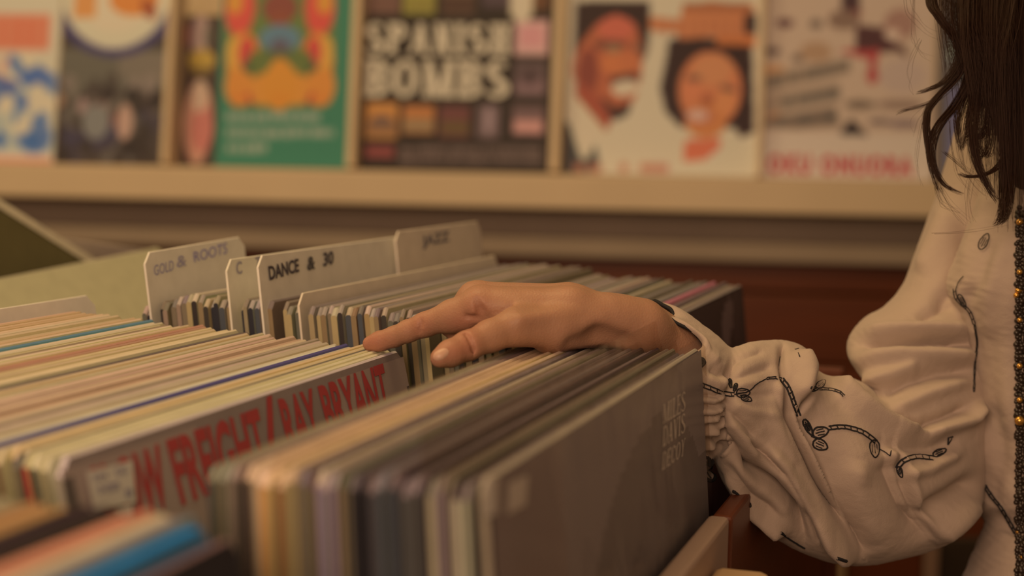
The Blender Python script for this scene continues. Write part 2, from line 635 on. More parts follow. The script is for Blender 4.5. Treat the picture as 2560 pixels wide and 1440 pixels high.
# 4 green cover
c = Cover(536, 872, 414, 'green record cover with orange and red folk patterned picture', (54, 100, 64), back=0.05, ratio=1.5, res=144)
c.pg([(562, -100), (838, -100), (838, 230), (826, 258), (800, 268), (600, 268), (576, 258), (562, 230)], (92, 98, 44))
for mx in (0, 1):
    f_ = (lambda x: 1400 - x) if mx else (lambda x: x)
    for x, y, rx, ry, k in ((600, 20, 38, 70, (192, 66, 46)), (588, 5, 20, 30, (200, 120, 40)), (608, 150, 42, 70, (196, 112, 40)), (600, 215, 38, 52, (196, 112, 40)), (592, 130, 26, 42, (200, 132, 48)),
                            (616, 132, 20, 40, (182, 58, 44)), (640, 160, 22, 34, (92, 92, 40)), (624, 246, 18, 14, (150, 46, 42)), (655, 225, 30, 40, (194, 116, 40)), (598, 250, 26, 16, (194, 106, 38)), (618, 168, 12, 12, (60, 70, 40))):
        c.el(f_(x), y, rx, ry, k, .0)
c.el(700, 20, 44, 40, (122, 58, 40)); c.el(700, 50, 24, 22, (128, 62, 38)); c.el(700, 96, 52, 34, (86, 104, 98)); c.el(700, 120, 26, 24, (88, 72, 70)); c.el(700, 142, 40, 14, (84, 84, 40))
c.el(700, 215, 46, 60, (196, 116, 36)); c.el(700, 168, 24, 22, (196, 116, 36)); c.el(700, 250, 30, 18, (194, 112, 34))
r_ = random.Random(2)
for x0, x1, y in ((566, 800, 292), (566, 835, 332), (566, 668, 370)):
    x = x0
    while x < x1:
        w_ = r_.uniform(9, 24)
        c.box(x, y - 11, min(x + w_, x1), y + 11, (150, 136, 98), .85)
        x += w_ + r_.uniform(2, 5)
c.done()
# 5 black cover with fat white title
c = Cover(899, 1374, 424, 'black record cover titled in fat white slab capitals above small coloured pictures', (40, 27, 19), res=160, edge=(60, 44, 34))
for x, y, w_, h_, k, k2 in ((915, -40, 86, 76, (104, 66, 46), None), (1010, -40, 78, 75, (138, 118, 42), (128, 104, 40)), (1105, -40, 80, 76, (92, 60, 38), (70, 42, 28)), (1205, -40, 76, 60, (74, 52, 46), None), (1330, -40, 44, 66, (96, 56, 30), None),
                            (915, 255, 78, 92, (176, 108, 46), (130, 84, 46)), (1008, 262, 78, 74, (166, 96, 44), (136, 100, 58)), (1100, 265, 74, 80, (100, 52, 40), (92, 64, 32)), (1196, 262, 52, 84, (104, 76, 62), None), (1282, 262, 76, 78, (104, 72, 58), (184, 120, 92)),
                            (1288, 152, 76, 92, (92, 66, 54), (120, 84, 70)), (914, 364, 72, 30, (124, 54, 42), None)):
    c.box(x, y, x + w_, y + h_, k)
    if k2:
        c.box(x + 3, y + h_ * .48, x + w_ - 3, y + h_ * .9, k2)
c.el(955, 300, 26, 10, (84, 62, 50)); c.el(1222, 300, 12, 34, (140, 106, 88)); c.el(1325, 190, 24, 22, (74, 50, 42))
c.box(1288, 48, 1370, 138, (196, 138, 108)); c.box(1300, 64, 1358, 118, (206, 122, 100)); c.box(1278, -40, 1330, 40, (198, 166, 112)); c.box(1286, 40, 1322, 56, (196, 160, 112))
r_ = random.Random(5)
for y in (374, 398):
    x = 1000
    while x < 1350:
        w_ = r_.uniform(5, 12)
        c.box(x, y - 9, x + w_, y + 9, (132, 100, 76), .8)
        x += w_ + r_.uniform(2.5, 5)
c.done()
for word, y0, y1 in (('SPANISH', 57, 138), ('BOMBS', 148, 246)):
    V2, Fc = serif_text([(word, 0, 0, 1, 1)], .30, .13, .07)
    c.text(V2, Fc, 914, y0, 1274 if word == 'SPANISH' else 1272, y1, (200, 166, 128))
# 6 two smiling singers
c = Cover(1408, 1890, 440, 'white record cover with two portrait heads, a man and a woman', (190, 164, 118), res=160)
DK, SKN = (48, 27, 22), (184, 92, 50)
c.box(1440, 4, 1622, 120, DK); c.pg([(1440, 4), (1622, 4), (1618, 130), (1590, 190), (1500, 180), (1436, 150)], DK)
c.pg([(1436, 140), (1450, 110), (1490, 60), (1540, 34), (1590, 60), (1604, 110), (1606, 180), (1590, 240), (1570, 275), (1520, 280), (1490, 250), (1450, 220), (1430, 190)], (166, 82, 46))
c.el(1540, 70, 46, 32, (182, 84, 54)); c.el(1548, 160, 50, 28, (184, 96, 48)); c.el(1450, 165, 20, 26, (170, 92, 56)); c.el(1470, 180, 26, 60, (124, 54, 36))
c.el(1524, 112, 44, 13, (110, 56, 36)); c.el(1600, 120, 18, 12, (110, 70, 46)); c.el(1534, 122, 20, 10, (140, 100, 60)); c.el(1562, 196, 40, 12, (84, 44, 32), -.15); c.el(1562, 220, 34, 20, (206, 168, 120), -.15); c.el(1572, 150, 26, 24, (178, 92, 48))
c.pg([(1500, 240), (1540, 272), (1575, 255), (1572, 285), (1540, 300), (1505, 292)], DK)
c.pg([(1440, 200), (1500, 240), (1530, 296), (1516, 330), (1490, 310), (1440, 240)], (150, 66, 40))
c.pg([(1418, 236), (1440, 240), (1516, 330), (1490, 345), (1466, 400), (1448, 380), (1424, 300)], (198, 176, 116))
c.pg([(1406, 300), (1424, 310), (1450, 395), (1466, 400), (1488, 360), (1502, 430), (1408, 436)], (60, 52, 42))
c.pg([(1665, 150), (1672, 100), (1720, 90), (1880, 105), (1886, 330), (1850, 345), (1838, 320), (1700, 318), (1664, 280), (1650, 220)], DK)
c.el(1775, 225, 80, 100, (186, 102, 56)); c.el(1782, 175, 50, 40, (186, 112, 62)); c.el(1764, 300, 54, 46, (184, 104, 50)); c.el(1730, 228, 24, 26, (192, 104, 58)); c.el(1812, 256, 28, 30, (194, 112, 58))
c.el(1735, 196, 20, 8, (116, 74, 48)); c.el(1820, 222, 22, 8, (112, 72, 46), .2); c.el(1768, 250, 18, 12, (150, 74, 42)); c.el(1748, 290, 38, 20, (170, 92, 56)); c.el(1744, 288, 26, 15, (200, 142, 104))
c.pg([(1712, 350), (1800, 345), (1800, 372), (1760, 400), (1708, 405)], (190, 92, 54))
c.pg([(1640, 400), (1702, 408), (1760, 404), (1830, 340), (1890, 350), (1890, 440), (1600, 440)], (188, 160, 122))
c.pg([(1624, 40), (1700, 50), (1706, 12), (1780, 2), (1886, 16), (1890, 118), (1800, 108), (1790, 92), (1700, 100), (1690, 80), (1624, 78)], (182, 104, 56))
c.box(1708, 8, 1880, 30, (150, 82, 44)); c.box(1862, 34, 1890, 86, DK); c.box(1790, 92, 1888, 114, (176, 92, 42))
for x, w_ in ((1432, 30), (1470, 34), (1550, 20), (1600, 70)):
    c.box(x, 408, x + w_, 432, (170, 98, 60), .8)
for x in range(1640, 1870, 26):
    c.box(x, 46, x + 7, 92, (150, 78, 44), .5)
c.done()
# 7 collage cover
c = Cover(1897, 2330, 456, 'collage record cover with red capitals across its white foot', (180, 142, 100), res=160, ratio=1.2)
c.box(1890, 330, 2330, 460, (188, 154, 112))
c.box(2106, -60, 2150, 44, (70, 44, 36)); c.el(2130, 34, 24, 12, (116, 52, 42)); c.pg([(2140, 62), (2210, 70), (2230, 100), (2262, 120), (2270, 145), (2240, 128), (2200, 132), (2140, 128)], (76, 42, 34))
c.pg([(2090, 126), (2200, 122), (2196, 142), (2190, 170), (2198, 196), (2180, 212), (2166, 196), (2176, 150), (2140, 140)], (158, 58, 46))
for x, y, rx, ry, k in ((1962, 58, 22, 12, (90, 52, 44)), (2040, 60, 16, 12, (104, 80, 58)), (1930, 128, 22, 10, (84, 60, 48)), (1995, 146, 16, 10, (104, 78, 56)), (2110, 50, 40, 26, (124, 90, 62)), (2250, 60, 40, 40, (150, 104, 74)), (2230, 86, 20, 14, (204, 156, 112)),
                        (1930, 176, 34, 14, (190, 128, 72)), (2040, 130, 40, 26, (160, 116, 74)), (2255, 190, 60, 44, (172, 136, 100)), (2150, 262, 40, 12, (110, 84, 58)), (2250, 262, 60, 12, (130, 96, 68)), (2200, 305, 30, 10, (120, 92, 70)), (2260, 310, 40, 12, (126, 96, 76)), (1950, 256, 14, 16, (190, 124, 66)), (1935, 288, 14, 18, (188, 118, 64))):
    c.el(x, y, rx, ry, k)
c.pg([(1895, 190), (2125, 145), (2125, 182), (1895, 232)], (140, 108, 74))
c.pg([(1895, 240), (2100, 205), (2100, 250), (1960, 280), (1895, 290)], (150, 116, 80))
c.pg([(1895, 300), (2090, 265), (2100, 315), (2000, 322), (1895, 318)], (120, 92, 64))
r_ = random.Random(9)
for (xa, ya, xb, yb_, hh) in ((1930, 205, 2118, 165, 13), (1962, 256, 2096, 232, 14), (1945, 306, 2095, 290, 12)):
    n = 16
    for i in range(n):
        t = i / (n - 1)
        x, y = xa + (xb - xa) * t, ya + (yb_ - ya) * t
        if r_.random() < .85:
            c.box(x - 3.2, y - hh, x + 2.6, y + hh, (84, 72, 54), .8)
c.pg([(2098, 335), (2128, 296), (2170, 340)], (46, 34, 28))
c.done()
V2, Fc = font_vf('OKU ONUORA', .06, 1.25)
c.text(V2, Fc, 1920, 384, 2282, 442, (168, 60, 52))
# 8 lavender grey cover partly behind the hair
c = Cover(2338, 2760, 462, 'grey lavender record cover seen between shelf end and dark hair', (104, 92, 96), res=96, ratio=1.2)
c.box(2330, -80, 2770, 215, (104, 90, 68)); c.el(2372, 128, 30, 34, (150, 146, 122)); c.el(2372, 128, 18, 20, (168, 166, 142)); c.box(2330, -80, 2362, 470, (96, 78, 60))  # the two pale ovals are a bright reflection painted into the print
c.done()

# ------------------------------------------------------------------ the record bin (three rows of compartments)
bin_paint = mat('mauve_white_bin_paint', (0.42, 0.31, 0.26), 0.5, 0.3, 0.05, 10)
pale_wood = mat('pale_varnished_wood', (0.52, 0.36, 0.21), 0.4, 0.4, 0.12, 6, stretch=(1, 1, 8))


def SK(s, k, z=0.0):
    return O + S * s + K * k + UP * z


BAX = (S, K, UP)
rb = empty('record_bin', SK(0.15, 0.3, FLOOR), 'wooden record bin of three rows, packed with upright record sleeves', 'record bin')
bevel_box('base_board', SK(0.14, 0.30, 0.655), BAX, (0.57, 0.335, 0.008), dark_wood, rb, 0.001)
bevel_box('side_panel', SK(0.02, -0.021, 0.795), BAX, (0.262, 0.005, 0.132), bin_paint, rb, 0.002)
bevel_box('side_panel', SK(0.5, -0.021, 0.80), BAX, (0.21, 0.005, 0.125), red_wood, rb, 0.002)
bevel_box('side_panel', SK(0.14, 0.640, 0.80), BAX, (0.57, 0.006, 0.14), bin_paint, rb, 0.002)
bevel_box('rail', SK(-0.092, -0.039, 0.893), BAX, (0.339, 0.0125, 0.020), pale_wood, rb, 0.004)
bevel_box('front_panel', SK(-0.425, 0.30, 0.80), BAX, (0.006, 0.315, 0.14), bin_paint, rb, 0.002)
bevel_box('back_panel', SK(0.705, 0.30, 0.80), BAX, (0.006, 0.335, 0.14), red_wood, rb, 0.002)
bevel_box('partition', SK(-0.024, 0.30, 0.79), BAX, (0.004, 0.312, 0.125), dark_wood, rb, 0.001)
bevel_box('partition', SK(0.3193, 0.30, 0.79), BAX, (0.0014, 0.312, 0.125), dark_wood, rb, 0.001)
for s in (-0.40, 0.68):
    for k in (-0.01, 0.60):
        bevel_box('leg', SK(s, k, (0.647 + FLOOR) / 2), BAX, (0.022, 0.022, (0.647 - FLOOR) / 2), red_wood, rb, 0.003)

# ------------------------------------------------------------------ record sleeves in the bin
HGT = 0.315


def jacket_mesh(s0, k0, h, lean, t, L, mats, parent=None, name='record_sleeve', hgt=HGT, warp=0.0, corner=0.004, tilt=0.0):
    """one cardboard sleeve: near end (spine) at s0, front face at k0, top at height h, leaning back to K by lean"""
    u = UP * math.cos(lean) + K * math.sin(lean)
    n = K * math.cos(lean) - UP * math.sin(lean)       # towards the back
    s_ = S * math.cos(tilt) + u * math.sin(tilt)
    u = u * math.cos(tilt) - S * math.sin(tilt)
    P = SK(s0, k0, h)
    st = [(0.0, corner), (corner, 0.0), (L * .35, 0.0), (L * .7, 0.0), (L - corner, 0.0), (L, corner)]
    V, Fc, mi = [], [], []
    b = min(t * .38, 0.0009)
    for i, (x, dz) in enumerate(st):
        w_ = warp * math.sin(math.pi * x / L)
        base = P + s_ * x + n * w_
        zb = -hgt + dz
        for (a, zz) in ((0, zb), (0, -b - dz), (b, -dz), (t - b, -dz), (t, -b - dz), (t, zb)):
            V.append(base + n * a + u * zz)
    for i in range(5):
        for j in range(6):
            a, c_ = i * 6 + j, i * 6 + (j + 1) % 6
            Fc.append((a, c_, c_ + 6, a + 6))
            mi.append({0: 2, 1: 0, 2: 0, 3: 0, 4: 2, 5: 2}[j])
    Fc.append((5, 4, 3, 2, 1, 0)); mi.append(1)
    Fc.append((30, 31, 32, 33, 34, 35)); mi.append(0)
    o = new_obj(name, V, Fc, mats, mi, parent, origin=SK(s0 + L / 2, k0, h) - u * hgt)
    return o, (P, s_, u, -n)


EDGE_WORD = {}


def pick(table, x, default=(150, 120, 80)):
    for a, b, c_ in table:
        if a <= x < b:
            return c_
    return default


def jit(c_, a=7):
    d = rng.uniform(-a, a)
    q = 6
    return tuple(int(round(min(235, max(14, v + d + rng.uniform(-2, 2))) / q) * q) for v in c_)


def word(c_):
    r, g, b = c_
    lum = (r + g + b) / 3
    if lum < 52:
        return 'dark'
    if b > r:
        return 'blue'
    if r - b > 75 and g - b < 45 and r - g > 36:
        return 'orange brown'
    if lum > 122:
        return 'cream'
    if r - b < 32:
        return 'grey'
    if lum > 98:
        return 'tan'
    return 'brown'


def rec(s0, k0, h, lean, t, L, edge, spine, face, label, group=None, **kw):
    o, fr = jacket_mesh(s0, k0, h, lean, t, L, [paper(edge), paper(spine, L=LS), paper(face, L=LF)], **kw)
    tag(o, label, 'record', group)
    return o, fr


ORD = lambda n: '%d%s' % (n, 'th' if 10 <= n % 100 <= 20 else {1: 'st', 2: 'nd', 3: 'rd'}.get(n % 10, 'th'))


def stack_label(edge, n, where):
    return '%s topped record sleeve, %s %s' % (word(edge), ORD(n), where)


class Wave:
    """neighbouring sleeves bend alike"""
    def __init__(self, a):
        self.w, self.a = 0.0, a

    def __call__(self):
        self.w = max(-self.a, min(self.a, self.w + rng.uniform(-.00012, .00012)))
        return self.w




# ---- front right stack (under the palm)
GL = None


def glass_mat():
    m = bpy.data.materials.new('clear_plastic')
    m.use_nodes = True
    nt = m.node_tree
    for n in list(nt.nodes):
        nt.nodes.remove(n)
    out = nt.nodes.new('ShaderNodeOutputMaterial')
    tr = nt.nodes.new('ShaderNodeBsdfTransparent')
    tr.inputs[0].default_value = (0.94, 0.91, 0.88, 1)
    gl = nt.nodes.new('ShaderNodeBsdfGlossy')
    gl.inputs['Roughness'].default_value = 0.22
    gl.inputs[0].default_value = (1, 1, 1, 1)
    mx = nt.nodes.new('ShaderNodeMixShader')
    lw = nt.nodes.new('ShaderNodeLayerWeight')
    lw.inputs[0].default_value = 0.25
    mp = nt.nodes.new('ShaderNodeMath')
    mp.operation = 'MULTIPLY_ADD'
    mp.inputs[1].default_value = 0.16
    mp.inputs[2].default_value = 0.035
    nt.links.new(lw.outputs['Facing'], mp.inputs[0])
    nt.links.new(mp.outputs[0], mx.inputs[0])
    nt.links.new(tr.outputs[0], mx.inputs[1])
    nt.links.new(gl.outputs[0], mx.inputs[2])
    tc = nt.nodes.new('ShaderNodeTexCoord')
    mpp = nt.nodes.new('ShaderNodeMapping')
    mpp.inputs['Rotation'].default_value = (0.2, 0.5, 0.3)
    mpp.inputs['Scale'].default_value = (1, 1, 0.35)
    nz = nt.nodes.new('ShaderNodeTexNoise')
    nz.inputs['Scale'].default_value = 26
    nz.inputs['Detail'].default_value = 2
    nz.inputs['Distortion'].default_value = 1.2
    bp = nt.nodes.new('ShaderNodeBump')
    bp.inputs['Strength'].default_value = 0.5
    bp.inputs['Distance'].default_value = 0.006
    nt.links.new(tc.outputs['Object'], mpp.inputs[0])
    nt.links.new(mpp.outputs[0], nz.inputs['Vector'])
    nt.links.new(nz.outputs['Fac'], bp.inputs['Height'])
    nt.links.new(bp.outputs[0], gl.inputs['Normal'])
    nt.links.new(tr.outputs[0], mx.inputs[1])
    nt.links.new(mx.outputs[0], out.inputs[0])
    return m


PLASTIC = glass_mat()


def plastic(parent, fr, t, L, rise, over, bulge=0.0014):
    """clear outer bag round a jacket: open at the top, standing a little proud of the card"""
    P, s_, u, nf = fr
    V, Fc = [], []
    g = 0.00012
    zs = (rise, 0.0, -0.06, -0.16, -HGT - 0.002)
    xs = (-g, L * .25, L * .5, L * .75, L + over)
    nz = len(zs)
    for side in (0, 1):
        for i, x in enumerate(xs):
            for j, z in enumerate(zs):
                bl = bulge * (1 + .5 * math.sin(7.1 * i + 3.3 * j)) if (0 < i < 4 and 0 < j) else max(g, bulge * .6)
                off = (bl if side == 0 else -t - g)
                if j == 0:
                    off = -t * (.3 if side == 0 else .7)
                V.append(P + s_ * x + u * z + nf * off)
    for side in (0, 1):
        b0 = side * len(xs) * nz
        for i in range(len(xs) - 1):
            for j in range(nz - 1):
                a = b0 + i * nz + j
                q = (a, a + 1, a + 1 + nz, a + nz)
                Fc.append(q if side == 0 else q[::-1])
    n1 = len(xs) * nz
    for i in (0, len(xs) - 1):
        for j in range(nz - 1):
            a = i * nz + j
            Fc.append((a, a + 1, a + 1 + n1, a + n1))
    for i in range(len(xs) - 1):
        a = i * nz + nz - 1
        Fc.append((a, a + nz, a + nz + n1, a + n1))
    return new_obj('plastic_sleeve', V, Fc, [PLASTIC], parent=parent, smooth=True)


SPF = [(525, 546, (64, 54, 42)), (546, 575, (98, 75, 47)), (575, 600, (116, 90, 60)), (600, 626, (64, 48, 36)), (626, 662, (158, 122, 84)),
       (662, 700, (166, 112, 58)), (700, 726, (126, 78, 42)), (726, 762, (132, 98, 60)), (762, 800, (112, 86, 54)), (800, 852, (112, 84, 78)),
       (852, 874, (122, 94, 62)), (874, 906, (92, 70, 46)), (906, 928, (26, 22, 24)), (928, 990, (60, 50, 42)), (990, 1016, (28, 22, 20)),
       (1016, 1052, (70, 56, 44)), (1052, 1076, (40, 30, 24)), (1076, 1108, (138, 110, 74)), (1108, 1138, (108, 80, 64)), (1138, 1148, (40, 30, 26)),
       (1148, 1172, (150, 122, 86)), (1172, 1200, (112, 92, 68))]
EDF = [(525, 600, (126, 103, 72)), (600, 622, (116, 90, 64)), (622, 670, (176, 134, 90)), (670, 720, (186, 141, 88)), (720, 760, (168, 126, 82)), (760, 790, (112, 86, 68)),
       (790, 815, (150, 118, 80)), (815, 850, (128, 98, 76)), (850, 905, (104, 86, 62)), (905, 930, (74, 58, 44)), (930, 990, (102, 80, 64)), (990, 1020, (64, 48, 38)),
       (1020, 1060, (110, 82, 66)), (1060, 1080, (58, 42, 34)), (1080, 1140, (104, 84, 58)), (1140, 1160, (72, 56, 44)), (1160, 1200, (116, 94, 66))]
NF = 33
FDK = 0.0893 / NF
WV = Wave(.0008)
for i in range(1, NF):
    k0 = i * FDK
    x = 1195 - 665 * (i + .3) / NF
    sp, ed = jit(pick(SPF, x), 5), jit(pick(EDF, x), 6)
    h = 1.0015 - 0.0032 * i / NF + rng.uniform(-.0016, .0012)
    lean = math.radians(4.0 - 1.6 * i / NF)
    s0 = rng.uniform(-.0035, .0015)
    t = FDK * (rng.uniform(.74, .88) if i not in (3, 6, 9, 12, 16, 20, 24, 29) else .72)
    k0 += (h - 1.0) * math.tan(lean)
    o, fr = rec(s0, k0, h, lean, t, .313 + rng.uniform(-.002, .003), ed, sp, jit(ed, 4),
                stack_label(ed, i, 'behind the frontmost plastic wrapped one under the palm'), 'record sleeves in the stack under the palm', warp=WV())
    if i in (3, 6, 9, 12, 16, 20, 24, 29):
        plastic(o, fr, t, .313, 0.0035 + 0.010 * (i == 6), .001, .00012)
# frontmost sleeve, in clear plastic, with thin serif lettering
o, fr = jacket_mesh(-0.001, -0.003, 1.0025, math.radians(4.5), .0026, .3135, [paper((150, 124, 84)), paper((120, 94, 66), L=LF), paper((92, 70, 56), L=LF)], warp=-.0006)
tag(o, 'frontmost plastic wrapped dark record sleeve lettered in three lines of thin serif capitals', 'record')
MILES = o
P, s_, u, nf = fr
p = Paint(100, 100, (92, 71, 57))
p.rect(0, 0, .23, 1, (116, 88, 70))
p.poly([(.23, 0), (1, 0), (1, .16), (.5, .2), (.23, .34)], (112, 88, 72))
p.ell(.62, .30, .36, .24, (92, 72, 58), -.2)
p.poly([(.23, .36), (.55, .30), (.8, .42), (1, .40), (1, 1), (.23, 1)], (66, 50, 44))
p.poly([(.3, .30), (.55, .2), (.75, .26), (.6, .42), (.36, .44)], (84, 65, 53))
p.ell(.86, .5, .08, .1, (96, 74, 66), .4)
p.blobs(16, (.3, .1, 1, .6), [(100, 78, 64), (76, 58, 48), (88, 68, 56)], .03, .10, .35, 8)
p.mesh('cover_print', P + nf * .0009 - u * .001, s_, -u, .3135, .312, attr_mat('printed_cover_matt', 'print', .6), o, L=LF)


def on_sleeve(px, py, fr):
    P, s_, u, nf = fr
    d = hit(px, py, P, nf) - P
    return float(d @ s_), float(d @ u)


def quad_text(V2, fr, corners):
    """unit-box text -> sleeve plane, corners = picture points TL, TR, BR, BL (bilinear)"""
    tl, tr, br, bl = [np.array(on_sleeve(*c_, fr)) for c_ in corners]
    V2 = np.asarray(V2)
    x, y = V2[:, :1], V2[:, 1:2]
    return (1 - x) * y * tl + x * y * tr + x * (1 - y) * br + (1 - x) * (1 - y) * bl


pale_ink = paper((190, 152, 112), L=LF)
for word_, cn in (('MILES', ((1651, 1012), (1708, 976), (1706, 1026), (1650, 1060))),
                  ('DAVIS', ((1651, 1068), (1707, 1030), (1706, 1080), (1649, 1118))),
                  ('DECOY', ((1650, 1132), (1707, 1094), (1703, 1138), (1648, 1176)))):
    V2, Fc = serif_text([(word_, 0, 0, 1, 1)], .20, .075, .08)
    sheet_print('lettering', quad_text(V2, fr, cn), Fc, P, s_, u, nf, .0013, pale_ink, o)
white_lab = paper((184, 150, 124), L=LF)
for cn in (((1262, 1208), (1312, 1186), (1306, 1262), (1258, 1286)), ((1203, 1206), (1236, 1194), (1234, 1284), (1200, 1294))):
    sheet_print('price_label', quad_text([(0, 0), (1, 0), (1, 1), (0, 1)], fr, cn), [(0, 1, 2, 3)], P, s_, u, nf, .0012, white_lab, o)
plastic(o, fr, .0026, .3135, .004, .003, .0042)

# ---- left middle stack
LW_ = 'in the left stack behind the red lettered sleeve'
EDL = [(.152, .158, (176, 144, 92)), (.158, .163, (178, 142, 90)), (.163, .166, (92, 74, 52)), (.166, .176, (182, 144, 92)), (.176, .180, (160, 128, 86)), (.1805, .1838, (72, 58, 76)),
       (.184, .190, (176, 148, 102)), (.190, .2, (154, 122, 82)), (.2, .204, (116, 92, 62)), (.204, .22, (172, 132, 84)), (.22, .224, (170, 124, 88)), (.224, .24, (170, 134, 88)),
       (.24, .244, (96, 76, 52)), (.244, .262, (176, 140, 90)), (.262, .267, (158, 108, 72)), (.267, .283, (176, 140, 92)), (.283, .288, (126, 94, 62)), (.288, .2965, (170, 136, 88)),
       (.2965, .3006, (82, 98, 90)), (.3006, .33, (172, 132, 84)), (.33, .40, (164, 122, 76))]
SPL = [(112, 86, 54), (54, 42, 32), (132, 106, 68), (72, 56, 38), (128, 100, 64), (40, 32, 26), (100, 64, 38), (58, 46, 34)]
k0 = .1555
i = 0
WV = Wave(.001)
used = set()
while k0 < .348:
    t = rng.uniform(.0022, .0036)
    ed = pick(EDL, k0 + t / 2)
    special = None
    if ed == (72, 58, 76):
        special = ('record sleeve with purple blue top edge running across the left stack', (72, 58, 76)); t = .0032
    elif ed == (82, 98, 90):
        special = ('record sleeve with teal top edge near the back of the left stack', (82, 98, 90)); t = .0036
    sp = SPL[i % 8] if not .160 < k0 < .1645 else (150, 46, 32)
    ed = special[1] if special else jit(ed, 8)
    f_ = (k0 - .15) / .2
    h = .9935 + .0105 * f_ + rng.uniform(-.0012, .001)
    lab = special[0] if special else stack_label(ed, i + 1, 'behind the red lettered one in the left stack')
    if sp == (150, 46, 32):
        if 'red' in used:
            sp = (110, 86, 54)
        else:
            used.add('red')
            lab = 'record sleeve with bright red spine, %s behind the red lettered one' % ORD(i + 1)
    o, fr = rec(.0085 + rng.uniform(-.006, .003), k0 + (h - .9935) * .2217, h, math.radians(12.5), t * .82, .294 + rng.uniform(-.002, .002), ed, sp, jit(ed, 4), lab,
                'record sleeves in the left stack', warp=WV())
    if ed == (82, 98, 90):
        P, s_, u, nf = fr
        V2, Fc = font_vf('TO', .03)
        # pale near end of the teal edge with two black letters
        sheet_print('edge_label', np.array([(0, 0), (.075, 0), (.075, .0026), (0, .0026)]), [(0, 1, 2, 3)], P - nf * .0029, s_, nf, u, .0003, paper((170, 128, 84)), o)
        sheet_print('lettering', V2 * np.array([.018, .0024]) + np.array([.048, .0001]), Fc, P - nf * .0029, s_, nf, u, .0006, paper((40, 32, 26)), o)
    k0 += t / math.cos(math.radians(12.5))
    i += 1
# the red lettered sleeve at the front of the left stack
o, fr = jacket_mesh(.0085, .1515, .9935, math.radians(12.5), .003, .294, [paper((168, 136, 104)), paper((120, 94, 66), L=LF), paper((126, 94, 74), L=LF)], corner=.006, warp=-.0004)
tag(o, 'mauve record sleeve with tall condensed red capitals, touched by the index fingertip', 'record')
P, s_, u, nf = fr
p = Paint(100, 100, (142, 105, 81))
p.blobs(30, (0, 0, 1, 1), [(137, 101, 77), (146, 109, 85)], .05, .12, .35, 4)
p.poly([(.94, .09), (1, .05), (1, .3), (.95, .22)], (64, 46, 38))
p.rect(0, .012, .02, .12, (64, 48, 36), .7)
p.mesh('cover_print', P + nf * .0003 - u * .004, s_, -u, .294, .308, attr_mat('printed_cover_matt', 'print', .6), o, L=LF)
red_ink = paper((152, 50, 40), L=LF)
TOPL = [(212, 1172), (325, 1130), (412, 1098), (560, 1043), (642, 1020), (660, 992), (790, 963), (955, 906)]


def sub_text(t, xa, xb, fr=fr):
    """condensed bold capitals: xa, xb = (top picture point, bottom picture point) of left and right edges"""
    V2, Fc = font_vf(t, .028, 1.0)
    sheet_print('lettering', quad_text(V2, fr, (xa[0], xb[0], xb[1], xa[1])), Fc, P, s_, u, nf, .0007, red_ink, o)


sub_text('SLOW', ((212, 1172), (262, 1345)), ((392, 1108), (424, 1268)))
sub_text('FREIGHT', ((410, 1100), (452, 1266)), ((640, 1018), (676, 1180)))
sub_text('/', ((640, 1002), (668, 1146)), ((676, 988), (708, 1132)))
sub_text('RAY', ((690, 999), (722, 1140)), ((776, 970), (806, 1104)))
sub_text('BRYANT', ((790, 966), (822, 1096)), ((954, 908), (978, 1032)))
# price tag: white card with faint handwriting
cn = ((208, 1180), (324, 1152), (334, 1256), (228, 1276))
sheet_print('price_label', quad_text([(0, 0), (1, 0), (1, 1), (0, 1)], fr, cn), [(0, 1, 2, 3)], P, s_, u, nf, .0012, paper((212, 176, 142), L=LF), o)
cn2 = ((278, 1274), (322, 1262), (332, 1310), (286, 1318))
sheet_print('price_label', quad_text([(0, 0), (1, 0), (1, 1), (0, 1)], fr, cn2), [(0, 1, 2, 3)], P, s_, u, nf, .0011, paper((196, 152, 122), L=LF), o)
ink = paper((112, 88, 86), L=LF)
for t_, q_ in (('MM', (.1, .70, .38, .86)), ('GG', (.58, .72, .84, .92)), ('n-mm', (.16, .36, .62, .58)), ('8', (.74, .14, .90, .36))):
    V2, Fc = font_vf(t_, .0)
    V2 = V2 * np.array([q_[2] - q_[0], q_[3] - q_[1]]) + np.array([q_[0], q_[1]])
    sheet_print('handwriting', quad_text(V2, fr, cn), Fc, P, s_, u, nf, .0016, ink, o)


# ---- divider cards
def card(name, s0, k0, h, lean, L, hgt, rgb, label, group=None, tilt=.0):
    o, fr = jacket_mesh(s0, k0, h, lean, .0012, L, [paper(rgb, L=LF)] * 3, name=name, hgt=hgt, corner=.006, tilt=tilt)
    tag(o, label, 'divider card', group)
    return o, fr


card('divider_card', .010, .3585, 1.0095, math.radians(12.5), .322, .33, (182, 146, 118), 'plain pale card standing up at the back of the left stack', None)

